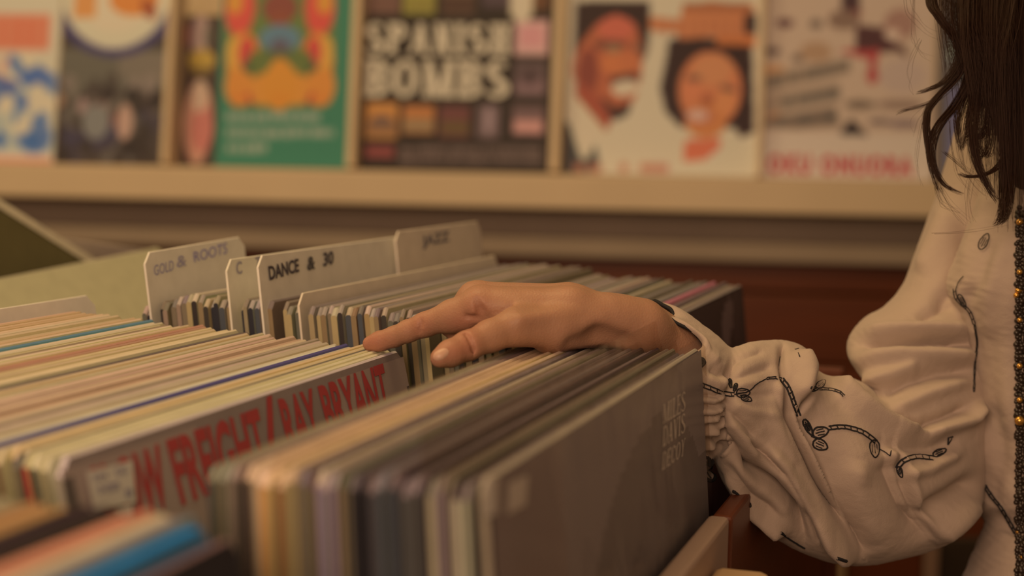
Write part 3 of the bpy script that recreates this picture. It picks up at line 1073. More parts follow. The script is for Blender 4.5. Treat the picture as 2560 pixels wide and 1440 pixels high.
# ---- back row
RLEAN = math.radians(6.5)
SPR = [(150, 114, 72), (130, 96, 60), (60, 46, 34), (136, 106, 70), (128, 92, 56), (96, 80, 58), (160, 122, 74), (44, 36, 34), (70, 62, 56), (150, 108, 62), (118, 90, 62), (52, 38, 30), (142, 104, 76)]
EDR = [(138, 110, 74), (124, 98, 68), (150, 118, 80), (112, 88, 60), (132, 106, 78), (106, 84, 62)]
BK = 'in the back row beyond the hand'
CARDS = (.2195, .2409, .2606, .3124)
k0 = .0405
i = 0
WV = Wave(.001)
while k0 < .318:
    t = rng.uniform(.0026, .0042)
    for ck in CARDS + (.236,):
        if k0 - .0003 < ck + .0020 and k0 + t / .9936 > ck - .0006:
            k0 = ck + .0023
    sp = rng.choice(SPR)
    ed = jit(rng.choice(EDR), 8)
    f_ = (k0 - .04) / .25
    if f_ < .42:
        h, s0, L = 1.0035 + .012 * max(0, f_ - .2), .345 - .05 * max(0, f_ - .3), .315
    else:
        h, s0, L = 1.0085 + .004 * min(f_, 1), .323, .335
    if k0 > .29:
        h -= (k0 - .29) * .28
    lab = stack_label(ed, i + 2, 'from the right end of the back row')
    if .053 < k0 < .0575 and 'pink' not in used:
        used.add('pink')
        ed, lab = (168, 92, 82), 'record sleeve with pinkish red top edge near the right end of the back row'
    if .186 < k0 < .192 and 'brown' not in used:
        used.add('brown')
        ed, lab = (108, 76, 44), 'record sleeve with darker brown top edge in the middle of the back row'
    h += rng.uniform(-.0016, .0016)
    o, fr = rec(s0 + rng.uniform(-.001, .003), k0 + (h - 1.01) * .114, h, RLEAN, t * .84, L + rng.uniform(-.006, .004), ed, sp, jit(ed, 5), lab,
                'record sleeves in the back row', warp=WV())
    k0 += t / math.cos(RLEAN)
    i += 1
# front sleeve of the back row: dark cover
o, fr = rec(.345, .0357, 1.003, RLEAN, .003, .315, (120, 96, 70), (60, 44, 36), (58, 40, 32), 'dark front record sleeve at the right end of the back row')
P, s_, u, nf = fr
p = Paint(64, 64, (58, 40, 32))
p.blobs(20, (.4, .02, 1, .5), [(96, 72, 58), (44, 28, 24), (120, 90, 70), (70, 48, 38)], .03, .09, .8, 12)
p.mesh('cover_print', P + nf * .0003 - u * .002, s_, -u, .315, .31, PRINT, o)
# cards with handwritten genre names
def genre(cn, label, texts, rgb=(187, 148, 108), tilt=.0):
    """upright card standing among the back row; cn = its left-top and right-top picture points and heights"""
    _, _, k0, s0, L, h = cn
    o, fr = card('divider_card', s0, k0 + (h - 1.01) * .114, h, RLEAN, L, .33, rgb, label, tilt=tilt)
    P, s_, u, nf = fr
    for t_, c4, bold, ik in texts:
        V2, Fc = font_vf(t_, bold)
        sheet_print('handwriting', quad_text(V2, fr, c4), Fc, P, s_, u, nf, .0006, paper(ik, L=LF), o)
    return o


genre((0, 0, .3124, .3185, .115, 1.0362), 'white genre card leaning at the left end of the back row, faint blue handwriting',
      (('GOLD', ((382, 664), (432, 650), (432, 676), (384, 690)), .0, (122, 98, 96)), ('&', ((440, 642), (464, 636), (464, 664), (440, 670)), .0, (128, 102, 96)),
       ('ROOTS', ((482, 630), (566, 606), (566, 634), (484, 656)), .0, (116, 92, 100))), tilt=.03)
genre((0, 0, .2606, .3185, .30, 1.0345), 'white genre card lettered C T, second among the back row cards',
      (('C', ((588, 656), (602, 652), (604, 684), (590, 688)), .02, (128, 102, 88)), ('T', ((636, 644), (652, 640), (652, 668), (638, 672)), .02, (124, 98, 84))), (184, 145, 106))
genre((0, 0, .2409, .3185, .20, 1.0375), 'white genre card with bold black handwriting, third among the back row cards',
      (('DANCE', ((668, 666), (744, 646), (746, 680), (672, 702)), .03, (62, 46, 40)), ('&', ((766, 644), (786, 638), (786, 672), (766, 678)), .03, (66, 52, 42)),
       ('30', ((806, 632), (832, 626), (832, 660), (806, 668)), .03, (70, 54, 46))))
genre((0, 0, .2195, .321, .33, 1.0175), 'plain pale divider card with rounded corner, lowest among the back row cards', (), (176, 138, 100))
genre((0, 0, .236, .50, .165, 1.042), 'white genre card reading jazz, farthest along the back row', (('JAZZ', ((1052, 590), (1122, 576), (1122, 612), (1056, 624)), .03, (104, 82, 68)),), (172, 134, 98))

# ---- loose things at the left end of the back row
o, fr = rec(.405, .545, .994, math.radians(40), .004, .315, (182, 146, 100), (176, 140, 90), (150, 122, 80), 'plain cream record sleeve leaning back at the left end of the back row', tilt=math.radians(3))
o, _ = jacket_mesh(.38, .592, 1.128, math.radians(8), .012, .315, [paper((226, 196, 146)), paper((200, 168, 120)), paper((86, 66, 33), L=LF)], name='box_set', tilt=math.radians(-25.5))
P, s_, u, nf = _
sheet_print('pale_border', np.array([(0, -.0075), (.315, -.0075), (.315, -.0002), (0, -.0002)]), [(0, 1, 2, 3)], P, s_, u, nf, .0005, paper((176, 140, 98), L=LF), o)
tag(o, 'olive boxed record set with pale edge, tilted behind the cream sleeve', 'record')
A, B = W(186, 600, 1.24), W(362, 624, 1.32)
ux = (B - A) / np.linalg.norm(B - A)
uz = UP - ux * (UP @ ux)
uz /= np.linalg.norm(uz)
un = np.cross(ux, uz)
sl = empty('record_sleeve', (A + B) / 2 - uz * .31, 'pale record sleeve with a red lower block, beyond the cream sleeve', 'record')
bevel_box('jacket', (A + B) / 2 - uz * .155 - un * -.002, (ux, un, uz), (np.linalg.norm(B - A) / 2 * 2.2, .002, .155), paper((140, 106, 78), L=LF), sl, .0006, 1)
bevel_box('printed_block', A * .40 + B * .60 - uz * .021 + un * .0004, (ux, un, uz), (.034, .0003, .013), paper((130, 30, 28), L=LF), sl, 0)

# ---- near row, lower left
EDN = [(.0640, .0662, (112, 76, 58)), (.0662, .0700, (34, 86, 96)), (.070, .0745, (92, 90, 78)), (.0745, .080, (128, 102, 74)), (.080, .0885, (164, 130, 82)), (.0885, .0945, (178, 108, 68)), (.0945, .0975, (132, 62, 42)), (.0975, .110, (50, 35, 27)), (.110, .128, (156, 108, 56)), (.128, .146, (132, 110, 70)), (.146, .152, (116, 124, 106)), (.152, .3, (140, 112, 72))]
k0 = .0550
i = 0
WV = Wave(.0008)
NL = math.radians(9)
while k0 < .19:
    t = rng.uniform(.0026, .0036) if i != 1 else .0052
    ed = pick(EDN, k0 + .0092 + t / 2)
    if i == 1:
        ed, lab = (10, 92, 116), 'record sleeve with bright teal blue top edge in the near row'
    elif i == 0:
        lab = 'brown front record sleeve of the near row, before the teal blue one'
    else:
        ed = jit(ed, 5)
        lab = stack_label(ed, i - 1, 'behind the teal blue one in the near row')
    h = .997 + rng.uniform(-.0012, .0012)
    if i == 0:
        h = .9915
    face = (44, 32, 26) if i == 0 else (jit(ed, 4) if i != 1 else (60, 84, 90))
    o, fr = rec(-.364 + rng.uniform(-.002, .002) + (.006 if i == 0 else -.004 if i == 1 else .004 * (i in (5, 6, 7))), k0 + (h - .997) * .158, h, NL, t * .84, .313, ed, jit(ed, 6), face, lab, 'record sleeves in the near row', warp=WV())
    k0 += t / math.cos(NL)
    i += 1
# ------------------------------------------------------------------ the woman: body grown from a smooth distance field


def surface_nets(Fv, h, org):
    nx, ny, nz = Fv.shape
    neg = Fv < 0
    acc = np.zeros((nx - 1, ny - 1, nz - 1, 3), np.float32)
    cnt = np.zeros((nx - 1, ny - 1, nz - 1), np.float32)
    c = [(i, j, k) for i in (0, 1) for j in (0, 1) for k in (0, 1)]

    def sl(o):
        return tuple(slice(o[d], o[d] + (nx, ny, nz)[d] - 1) for d in range(3))
    for a in c:
        for d in range(3):
            if a[d]:
                continue
            b = list(a)
            b[d] = 1
            Fa, Fb = Fv[sl(a)], Fv[sl(b)]
            m = (Fa < 0) != (Fb < 0)
            t = np.where(m, Fa / np.where(m, Fa - Fb, 1), 0)
            for e in range(3):
                acc[..., e] += np.where(m, a[e] + (t if e == d else 0), 0)
            cnt += m
    act = cnt > 0
    ids = -np.ones(act.shape, np.int64)
    ids[act] = np.arange(act.sum())
    ii = np.argwhere(act)
    V = (ii + acc[act] / cnt[act][:, None]) * h + org
    Q = []
    for d in range(3):
        o1, o2 = [(1, 2), (2, 0), (0, 1)][d]
        lo = [slice(1, -1)] * 3
        lo[d] = slice(0, -1)
        hi = [slice(1, -1)] * 3
        hi[d] = slice(1, None)
        A, B = neg[tuple(lo)], neg[tuple(hi)]
        m = A != B
        p = np.argwhere(m)
        base = p.copy()
        base[:, o1] += 1
        base[:, o2] += 1
        flip = ~A[m]

        def cell(da, db):
            q_ = base.copy()
            q_[:, o1] += da
            q_[:, o2] += db
            return ids[q_[:, 0], q_[:, 1], q_[:, 2]]
        q = np.stack([cell(-1, -1), cell(0, -1), cell(0, 0), cell(-1, 0)], 1)
        q[flip] = q[flip][:, ::-1]
        Q.append(q)
    Q = np.concatenate(Q)
    Q = Q[(Q >= 0).all(1)]
    return V, Q


def field(prims, lo, hi, h):
    n = np.ceil((hi - lo) / h).astype(int) + 1
    ax = [lo[d] + np.arange(n[d]) * h for d in range(3)]
    Fv = np.full(n, 60.0 * h, np.float32)
    for pr in prims:
        a, ra, b, rb_, k = pr[:5]
        sub = len(pr) > 5 and pr[5]
        a, b = np.asarray(a, float), np.asarray(b, float)
        m = max(ra, rb_) + 2.2 * k + 3 * h
        i0 = np.clip(((np.minimum(a, b) - m - lo) / h).astype(int), 0, n)
        i1 = np.clip(((np.maximum(a, b) + m - lo) / h).astype(int) + 2, 0, n)
        if (i1 <= i0).any():
            continue
        X, Y, Z = np.meshgrid(*[ax[d][i0[d]:i1[d]] for d in range(3)], indexing='ij', sparse=True)
        ab = b - a
        L2 = max(ab @ ab, 1e-9)
        t = np.clip(((X - a[0]) * ab[0] + (Y - a[1]) * ab[1] + (Z - a[2]) * ab[2]) / L2, 0, 1)
        dd = np.sqrt((X - a[0] - t * ab[0]) ** 2 + (Y - a[1] - t * ab[1]) ** 2 + (Z - a[2] - t * ab[2]) ** 2) - (ra + t * (rb_ - ra))
        s_ = (slice(i0[0], i1[0]), slice(i0[1], i1[1]), slice(i0[2], i1[2]))
        f0 = Fv[s_]
        if sub:
            g = -dd
            hh = np.clip(.5 + .5 * (g - f0) / k, 0, 1)
            Fv[s_] = f0 * (1 - hh) + g * hh + k * hh * (1 - hh)
        else:
            hh = np.clip(.5 + .5 * (f0 - dd) / k, 0, 1)
            Fv[s_] = f0 * (1 - hh) + dd * hh - k * hh * (1 - hh)
    return Fv


def Hc(px, py, z):
    """picture point at depth z -> camera axes in millimetres"""
    return np.array([(px - 1280) / FPX * z, (py - 720) / FPX * z, z]) * 1000


def chain(pts, k):
    """pts: (px, py, z, r mm)"""
    out = []
    for p, q_ in zip(pts[:-1], pts[1:]):
        out.append((Hc(*p[:3]), p[3], Hc(*q_[:3]), q_[3], k))
    return out


HP = []
# forearm and wrist: radial and ulnar side
HP += chain([(1522, 797, .738, 11.5), (1600, 816, .744, 12.2), (1690, 876, .764, 12.2), (1850, 1005, .788, 13), (2060, 1080, .805, 17)], 9)
HP += chain([(1540, 800, .758, 12), (1610, 828, .764, 12.6), (1700, 886, .780, 12.4), (1850, 1005, .800, 13), (2060, 1085, .815, 17)], 9)
# back of the hand
HP += chain([(1540, 796, .738, 10.6), (1425, 774, .733, 10.2), (1200, 764, .731, 9.4)], 7)
HP += chain([(1545, 798, .752, 11), (1430, 768, .750, 10.6), (1190, 755, .749, 9.6)], 7)
HP += chain([(1550, 802, .765, 11), (1440, 772, .766, 10.2), (1210, 762, .766, 9.2)], 7)
HP += chain([(1552, 812, .775, 11), (1450, 792, .779, 10), (1250, 782, .780, 8.6)], 7)
HP += chain([(1440, 812, .755, 11), (1300, 800, .752, 10)], 9)
# thumb
HP += chain([(1478, 806, .732, 10.5), (1390, 818, .726, 11), (1285, 818, .716, 8.8), (1225, 840, .709, 7.4), (1168, 865, .701, 6.7), (1125, 884, .694, 6.0), (1100, 895, .690, 4.7)], 3.6)
HP += chain([(1500, 812, .745, 10), (1370, 832, .734, 9.5)], 8)
# web between thumb and index
HP += chain([(1262, 778, .730, 6.5), (1300, 806, .724, 8.5)], 7)
# index finger
HP += chain([(1200, 764, .731, 9.0), (1130, 788, .738, 7.6), (1062, 812, .744, 6.1), (1020, 828, .748, 5.5), (985, 842, .752, 5.1), (950, 853, .755, 4.9), (926, 859, .757, 4.1)], 2.6)
HP += chain([(1165, 797, .733, 6.0), (1125, 804, .738, 5.2)], 4)
# middle, ring and little finger folded under the palm
HP += chain([(1190, 755, .749, 9.0), (1125, 800, .752, 7.2), (1165, 848, .748, 6.4), (1225, 850, .744, 5.6)], 3)
HP += chain([(1210, 762, .766, 8.8), (1150, 806, .768, 7.0), (1190, 848, .762, 6.2), (1245, 850, .758, 5.4)], 3)
HP += chain([(1250, 782, .780, 8.0), (1200, 818, .781, 6.2), (1232, 846, .776, 5.5), (1270, 846, .772, 5.0)], 3)
# knuckle bumps, tendons, wrist bone
HP += [(Hc(1196, 748, .735), 5.2, Hc(1200, 750, .735), 5.2, 6), (Hc(1185, 738, .750), 5.4, Hc(1190, 739, .750), 5.4, 6)]
HP += chain([(1215, 734, .733, 2.0), (1400, 728, .738, 1.6)], 5) + chain([(1205, 722, .749, 2.0), (1420, 722, .752, 1.4)], 5)
HP += chain([(1300, 800, .7085, 1.8), (1440, 782, .724, 1.6)], 5)
# creases (cut)
CUT = []
CUT += [(*x, True) for x in chain([(1164, 836, .697, .9), (1176, 852, .6945, 1.0), (1182, 870, .6945, 1.0), (1181, 886, .697, .8)], 1.3)]
CUT += [(*x, True) for x in chain([(1191, 752, .7215, 1.0), (1201, 776, .7215, 1.5), (1212, 800, .7225, 2.0)], 2.6)]
CUT += [(*x, True) for x in chain([(1168, 790, .7255, .8), (1190, 796, .7235, 1.1), (1210, 802, .7225, 1.4)], 2.2)]
CUT += [(*x, True) for x in chain([(1216, 800, .7205, 1.6), (1250, 785, .7185, 1.5), (1278, 768, .7195, .9)], 3.2)]
CUT += [(*x, True) for x in chain([(1050, 792, .7385, .5), (1054, 808, .7375, .6), (1050, 828, .739, .5)], 1.8)]
# hollow at the wrist behind the ball of the thumb
CUT += [(*x, True) for x in chain([(1440, 870, .718, 4.5), (1500, 856, .722, 7.0), (1555, 862, .728, 5.5)], 5)]
hh = .85
Fh = field(HP, np.array([-82., -12, 668]), np.array([182., 92, 848]), hh)
# prims that cut are applied on the finished union
lo_h = np.array([-82., -12, 668])


def cut_field(Fv, prims, lo, h):
    n = np.array(Fv.shape)
    ax = [lo[d] + np.arange(n[d]) * h for d in range(3)]
    for a, ra, b, rb_, k, _ in prims:
        m = max(ra, rb_) + 2.2 * k + 3 * h
        i0 = np.clip(((np.minimum(a, b) - m - lo) / h).astype(int), 0, n)
        i1 = np.clip(((np.maximum(a, b) + m - lo) / h).astype(int) + 2, 0, n)
        X, Y, Z = np.meshgrid(*[ax[d][i0[d]:i1[d]] for d in range(3)], indexing='ij', sparse=True)
        ab = b - a
        t = np.clip(((X - a[0]) * ab[0] + (Y - a[1]) * ab[1] + (Z - a[2]) * ab[2]) / max(ab @ ab, 1e-9), 0, 1)
        dd = np.sqrt((X - a[0] - t * ab[0]) ** 2 + (Y - a[1] - t * ab[1]) ** 2 + (Z - a[2] - t * ab[2]) ** 2) - (ra + t * (rb_ - ra))
        s_ = (slice(i0[0], i1[0]), slice(i0[1], i1[1]), slice(i0[2], i1[2]))
        f0, g = Fv[s_], -dd
        hh_ = np.clip(.5 + .5 * (g - f0) / k, 0, 1)
        Fv[s_] = f0 * (1 - hh_) + g * hh_ + k * hh_ * (1 - hh_)
    return Fv


Fh = cut_field(Fh, CUT, lo_h, hh)
# the forearm ends inside the sleeve, where the upper body's arm takes over
HV, HQ = surface_nets(Fh, hh, lo_h)


def cam_to_world(V):
    V = np.asarray(V) / 1000.0
    return CAM + V[:, :1] * AX + V[:, 1:2] * AY + V[:, 2:3] * _F


HVw = cam_to_world(HV)


def relax(V, Q, it=2, lam=.5):
    n = len(V)
    e = np.concatenate([Q[:, [0, 1]], Q[:, [1, 2]], Q[:, [2, 3]], Q[:, [3, 0]]])
    deg = np.bincount(e.ravel(), minlength=n).astype(float)[:, None]
    for _ in range(it):
        sm = np.zeros_like(V)
        for d in range(3):
            sm[:, d] = np.bincount(e[:, 0], V[e[:, 1], d], n) + np.bincount(e[:, 1], V[e[:, 0], d], n)
        V = V * (1 - lam) + lam * sm / np.maximum(deg, 1)
    return V


HVw = relax(HVw, HQ, 3, .5)

# the rest of the figure (mostly under cloth, head above the picture): coarser field in world millimetres
def Wm(px, py, z):
    return W(px, py, z) * 1000


J = dict(sh=Wm(2640, 150, .95), el=Wm(2305, 1120, .86), wr=Wm(1940, 1030, .80), ch=Wm(3020, 520, .985), ne=Wm(3000, -60, .98), he=Wm(2960, -420, .965))
J['be'] = J['ch'] + np.array([10, 20, -260.])
J['hp'] = J['ch'] + np.array([20, 40, -420.])
J['sl'] = J['ch'] + np.array([175, 60, 60.])
J['ell'] = J['sl'] + np.array([60, 60, -280.])
J['hal'] = J['ell'] + np.array([10, -60, -230.])
fl_z = FLOOR * 1000
BP = [(J['ch'] + [-25, 10, 10], 78, J['ch'] + [80, 10, 10], 82, 40), (J['ch'] + [20, 10, 0], 84, J['be'] + [20, 0, 0], 80, 30), (J['be'] + [20, 0, 0], 80, J['hp'], 105, 40),
      (J['ch'] + [0, 10, 40], 80, J['ne'], 48, 30), (J['ne'], 46, J['he'] + [0, 0, -40], 50, 20), (J['he'] + [0, 5, 20], 82, J['he'] + [-8, -20, -20], 70, 20),
      (J['he'] + [-20, -40, -40], 45, J['he'] + [-30, -52, -88], 22, 18), (J['he'] + [-38, -78, -10], 10, J['he'] + [-44, -98, -36], 9, 8),
      (J['he'] + [-76, 6, -10], 12, J['he'] + [-72, 10, -36], 9, 6), (J['he'] + [78, 10, -10], 12, J['he'] + [74, 12, -36], 9, 6),
      (J['he'] + [-58, -66, -66], 9, J['he'] + [-20, -84, -68], 9, 8),
      (J['ch'] + [-30, 10, 60], 55, J['sh'], 40, 26), (J['sh'], 40, J['el'], 26, 14), (J['el'], 32, J['wr'], 18, 12), (J['wr'], 18, J['wr'] * .7 + Wm(1800, 950, .782) * .3, 14, 8),
      (J['ch'] + [60, 10, 60], 60, J['sl'], 46, 30), (J['sl'], 44, J['ell'], 35, 16), (J['ell'], 34, J['hal'], 22, 12), (J['hal'], 24, J['hal'] + [0, -20, -90], 20, 12)]
for d in (-85, 85):
    hip = J['hp'] + [d, 0, -40]
    kn = np.array([hip[0], hip[1] - 10, (hip[2] + fl_z) / 2])
    an = np.array([hip[0], hip[1] + 10, fl_z + 70])
    BP += [(hip, 92, kn, 58, 40), (kn, 56, an, 38, 20), (an, 38, an + [0, -150, -42], 27, 15)]
for i_ in range(5):
    b0 = J['hal'] + [0, -22, -95] + np.array([(i_ - 2) * 5, (i_ - 2) * 17, 0])
    BP.append((b0, 9, b0 + [0, (i_ - 2) * 4, -(40, 62, 66, 62, 46)[i_]], 7, 5))
allp = np.concatenate([[p_[0], p_[2]] for p_ in BP])
lo_b, hi_b = allp.min(0) - 140, allp.max(0) + 140
hb = 7.5
BV, BQ = surface_nets(field(BP, lo_b, hi_b, hb), hb, lo_b)
BV = relax(BV, BQ, 3, .5) / 1000.0

skin = bpy.data.materials.new('skin')
skin.use_nodes = True
nt = skin.node_tree
b = nt.nodes['Principled BSDF']
b.inputs['Roughness'].default_value = 0.5
b.inputs['Specular IOR Level'].default_value = 0.35
b.inputs['Subsurface Weight'].default_value = 0.25
b.inputs['Subsurface Radius'].default_value = (0.006, 0.0025, 0.0012)
b.inputs['Subsurface Scale'].default_value = 0.6
at = nt.nodes.new('ShaderNodeAttribute')
at.attribute_name = 'flush'
tc = nt.nodes.new('ShaderNodeTexCoord')
nz = nt.nodes.new('ShaderNodeTexNoise')
nz.inputs['Scale'].default_value = 55
nz.inputs['Detail'].default_value = 5
nt.links.new(tc.outputs['Object'], nz.inputs['Vector'])
m1 = nt.nodes.new('ShaderNodeMix')
m1.data_type = 'RGBA'
SKA = (0.43, 0.245, 0.165)
SKB = (0.43, 0.19, 0.135)
m1.inputs[6].default_value = (*SKA, 1)
m1.inputs[7].default_value = (*SKB, 1)
nt.links.new(at.outputs['Fac'], m1.inputs[0])
m2 = nt.nodes.new('ShaderNodeMix')
m2.data_type = 'RGBA'
m2.blend_type = 'MULTIPLY'
m2.inputs[0].default_value = 1
rp = nt.nodes.new('ShaderNodeMapRange')
rp.inputs[3].default_value = 0.86
rp.inputs[4].default_value = 1.1
nt.links.new(nz.outputs['Fac'], rp.inputs[0])
nt.links.new(m1.outputs[2], m2.inputs[6])
nt.links.new(rp.outputs[0], m2.inputs[7])
nt.links.new(m2.outputs[2], b.inputs['Base Color'])
n2 = nt.nodes.new('ShaderNodeTexVoronoi')
n2.inputs['Scale'].default_value = 900
nt.links.new(tc.outputs['Object'], n2.inputs['Vector'])
bp_ = nt.nodes.new('ShaderNodeBump')
bp_.inputs['Strength'].default_value = 0.25
bp_.inputs['Distance'].default_value = 0.0004
nt.links.new(n2.outputs['Distance'], bp_.inputs['Height'])
nt.links.new(bp_.outputs[0], b.inputs['Normal'])

person = empty('person', (J['hp'][0] / 1000, J['hp'][1] / 1000, FLOOR), 'person with dark wavy hair in white embroidered blouse, right hand flat on the records', 'person')
body = fast_mesh('body', np.concatenate([HVw, BV]), np.concatenate([HQ, BQ + len(HVw)]), [skin], person, True)
# redder knuckles and fingertips: a skin colour of its own
pc = (HVw - CAM)
zz_ = pc @ _F
pp = np.stack([1280 + FPX * (pc @ AX) / zz_, 720 + FPX * (pc @ AY) / zz_], 1)
fl_ = np.zeros(len(HVw) + len(BV), np.float32)
for cx, cy, rx, ry, a_ in ((930, 862, 60, 40, .9), (1050, 812, 34, 34, .6), (1120, 885, 60, 36, .7), (1175, 862, 26, 40, .5), (1195, 770, 36, 40, .45), (1150, 810, 40, 30, .6)):
    fl_[:len(HVw)] += a_ * np.exp(-((pp[:, 0] - cx) / rx) ** 2 - ((pp[:, 1] - cy) / ry) ** 2)
fa = body.data.attributes.new('flush', 'FLOAT', 'POINT')
fa.data.foreach_set('value', np.clip(fl_, 0, 1))

# finger nails
nail_m = mat('finger_nail', (0.60, 0.38, 0.29), 0.38, 0.4, 0.03, 100)
HB = BVHTree.FromPolygons([tuple(v) for v in HVw], [tuple(q_) for q_ in HQ])


def cast(bvh, px, py):
    r = ray(px, py)
    h_ = bvh.ray_cast(Vector(CAM), Vector(r / np.linalg.norm(r)))
    return (np.array(h_[0]), np.array(h_[1])) if h_[0] is not None else (None, None)


def nail(cx, cy, ax_, la, lb, name='fingernail'):
    """grid laid on the skin round a picture point, lifted, rounded outline"""
    V, Fc, idx = [], [], {}
    ca, sa = math.cos(ax_), math.sin(ax_)
    n = 10
    for i in range(n + 1):
        for j in range(n + 1):
            u, v = i / n * 2 - 1, j / n * 2 - 1
            # square to disc
            x, y = u * math.sqrt(1 - v * v / 2), v * math.sqrt(1 - u * u / 2)
            p, nn = cast(HB, cx + ca * x * la - sa * y * lb, cy + sa * x * la + ca * y * lb)
            if p is None:
                continue
            rr = math.hypot(x, y)
            idx[i, j] = len(V)
            V.append(p + nn * (.0006 * (1 - rr ** 4) - .0001))
    for i in range(n):
        for j in range(n):
            k_ = [(i, j), (i + 1, j), (i + 1, j + 1), (i, j + 1)]
            if all(t in idx for t in k_):
                Fc.append([idx[t] for t in k_])
    return new_obj(name, V, Fc, [nail_m], parent=person, smooth=True)


nail(1102, 886, math.radians(-30), 23, 14)

# ------------------------------------------------------------------ blouse


def catmull(P, t):
    n = len(P)
    i = min(int(t), n - 2)
    f = t - i
    p0, p1, p2, p3 = P[max(i - 1, 0)], P[i], P[i + 1], P[min(i + 2, n - 1)]
    return .5 * ((2 * p1) + (-p0 + p2) * f + (2 * p0 - 5 * p1 + 4 * p2 - p3) * f * f + (-p0 + 3 * p1 - 3 * p2 + p3) * f ** 3)


def loft(rings, nu, nv, pw=1.0):
    """rings: (top px, top py, bottom px, bottom py, depth centre, half depth, roundness)"""
    R_ = np.array(rings, float)
    V = np.zeros((nu + 1, nv, 3))
    for i in range(nu + 1):
        r = catmull(R_, i / nu * (len(R_) - 1) * .999999)
        T, B = W(r[0], r[1], r[4]), W(r[2], r[3], r[4])
        c_ = (T + B) / 2
        th = np.arange(nv) / nv * 2 * math.pi
        ct, st = np.cos(th), np.sin(th)
        e = 2.0 / r[6]
        ct = np.sign(ct) * np.abs(ct) ** e
        st = np.sign(st) * np.abs(st) ** e
        # the depth direction: along the picture ray, so that the outline stays where it is
        d = ray((r[0] + r[2]) / 2, (r[1] + r[3]) / 2)
        V[i] = c_ + ct[:, None] * (T - B) / 2 - st[:, None] * r[5] * d
    idx = np.arange((nu + 1) * nv).reshape(nu + 1, nv)
    nx = np.roll(idx, -1, 1)
    Q = np.stack([idx[:-1], idx[1:], nx[1:], nx[:-1]], -1).reshape(-1, 4)
    return V.reshape(-1, 3), Q


def vnormals(V, Q):
    n = np.cross(V[Q[:, 2]] - V[Q[:, 0]], V[Q[:, 3]] - V[Q[:, 1]])
    N = np.zeros_like(V)
    for j in range(4):
        for d in range(3):
            N[:, d] += np.bincount(Q[:, j], n[:, d], len(V))
    return N / np.maximum(np.linalg.norm(N, axis=1, keepdims=True), 1e-12)


def stroke_d(pp, pts):
    """signed distance (+ = right-hand side of travel) and closeness to a polyline in picture points"""
    best = np.full(len(pp), 1e9)
    sg = np.zeros(len(pp))
    tt = np.zeros(len(pp))
    n = len(pts) - 1
    for i in range(n):
        a, b_ = np.array(pts[i], float), np.array(pts[i + 1], float)
        ab = b_ - a
        t = np.clip(((pp - a) @ ab) / (ab @ ab), 0, 1)
        d = pp - a - t[:, None] * ab
        dist = np.hypot(d[:, 0], d[:, 1])
        m = dist < best
        best = np.where(m, dist, best)
        cr = ab[0] * (pp[:, 1] - a[1]) - ab[1] * (pp[:, 0] - a[0])
        sg = np.where(m, np.sign(cr), sg)
        tt = np.where(m, (i + t) / n, tt)
    return best, sg, tt


def sculpt(V, Q, folds, crinkle=0.0):
    """push the camera-facing cloth in and out along fold lines; folds: (points, mm, width px left, width px right)"""
    N = vnormals(V, Q)
    if (N * (V - V.mean(0))).sum() < 0:
        N = -N
    v = V - CAM
    z = v @ _F
    pp = np.stack([1280 + FPX * (v @ AX) / z, 720 + FPX * (v @ AY) / z], 1)
    vd = -v / np.linalg.norm(v, axis=1, keepdims=True)
    facing = (N * vd).sum(1)
    wf = np.clip(facing * 2.2, 0, 1)
    dsp = np.zeros(len(V))
    for pts, mm, wl, wr in folds:
        d, sg, t = stroke_d(pp, pts)
        w_ = np.where(sg > 0, wr, wl)
        end = np.clip(np.minimum(t, 1 - t) * 5 + .25, 0, 1)
        dsp += mm * np.exp(-(d / w_) ** 2) * end
    V = V + N * (dsp * wf / 1000)[:, None]
    if crinkle:
        q_ = V * 1000
        w1 = np.sin(q_[:, 0] * .21 + 2 * np.sin(q_[:, 2] * .13) + q_[:, 1] * .1) * np.sin(q_[:, 2] * .17 + 1.7 * np.sin(q_[:, 0] * .11))
        w2 = np.sin(q_[:, 0] * .55 + 3 * np.sin(q_[:, 2] * .19)) * np.sin(q_[:, 2] * .49 + q_[:, 1] * .4)
        w3 = np.sin(q_[:, 0] * .9 + q_[:, 2] * 1.3 + 4 * np.sin(q_[:, 0] * .23 - q_[:, 2] * .09)) * np.sin(q_[:, 2] * .31 - q_[:, 0] * .27 + 1)
        V = V + N * ((w1 * .7 + w2 * .3 + w3 * .35) * crinkle / 1000)[:, None]
    return V


def thicken(V, Q, t=.0005):
    return V, Q


cloth = bpy.data.materials.new('white_linen')
cloth.use_nodes = True
nt = cloth.node_tree
b = nt.nodes['Principled BSDF']
b.inputs['Base Color'].default_value = (0.47, 0.385, 0.335, 1)
b.inputs['Roughness'].default_value = 0.85
b.inputs['Specular IOR Level'].default_value = 0.15
b.inputs['Sheen Weight'].default_value = 0.15
tc = nt.nodes.new('ShaderNodeTexCoord')
nz = nt.nodes.new('ShaderNodeTexNoise')
nz.inputs['Scale'].default_value = 1500
nz2 = nt.nodes.new('ShaderNodeTexNoise')
nz2.inputs['Scale'].default_value = 85
nz2.inputs['Detail'].default_value = 5
nz2.inputs['Distortion'].default_value = .8
ad = nt.nodes.new('ShaderNodeMath')
ad.operation = 'MULTIPLY_ADD'
ad.inputs[1].default_value = .25
nt.links.new(tc.outputs['Object'], nz.inputs['Vector'])
nt.links.new(tc.outputs['Object'], nz2.inputs['Vector'])
nt.links.new(nz.outputs['Fac'], ad.inputs[0])
nt.links.new(nz2.outputs['Fac'], ad.inputs[2])
bp_ = nt.nodes.new('ShaderNodeBump')
bp_.inputs['Strength'].default_value = 0.35
bp_.inputs['Distance'].default_value = 0.0016
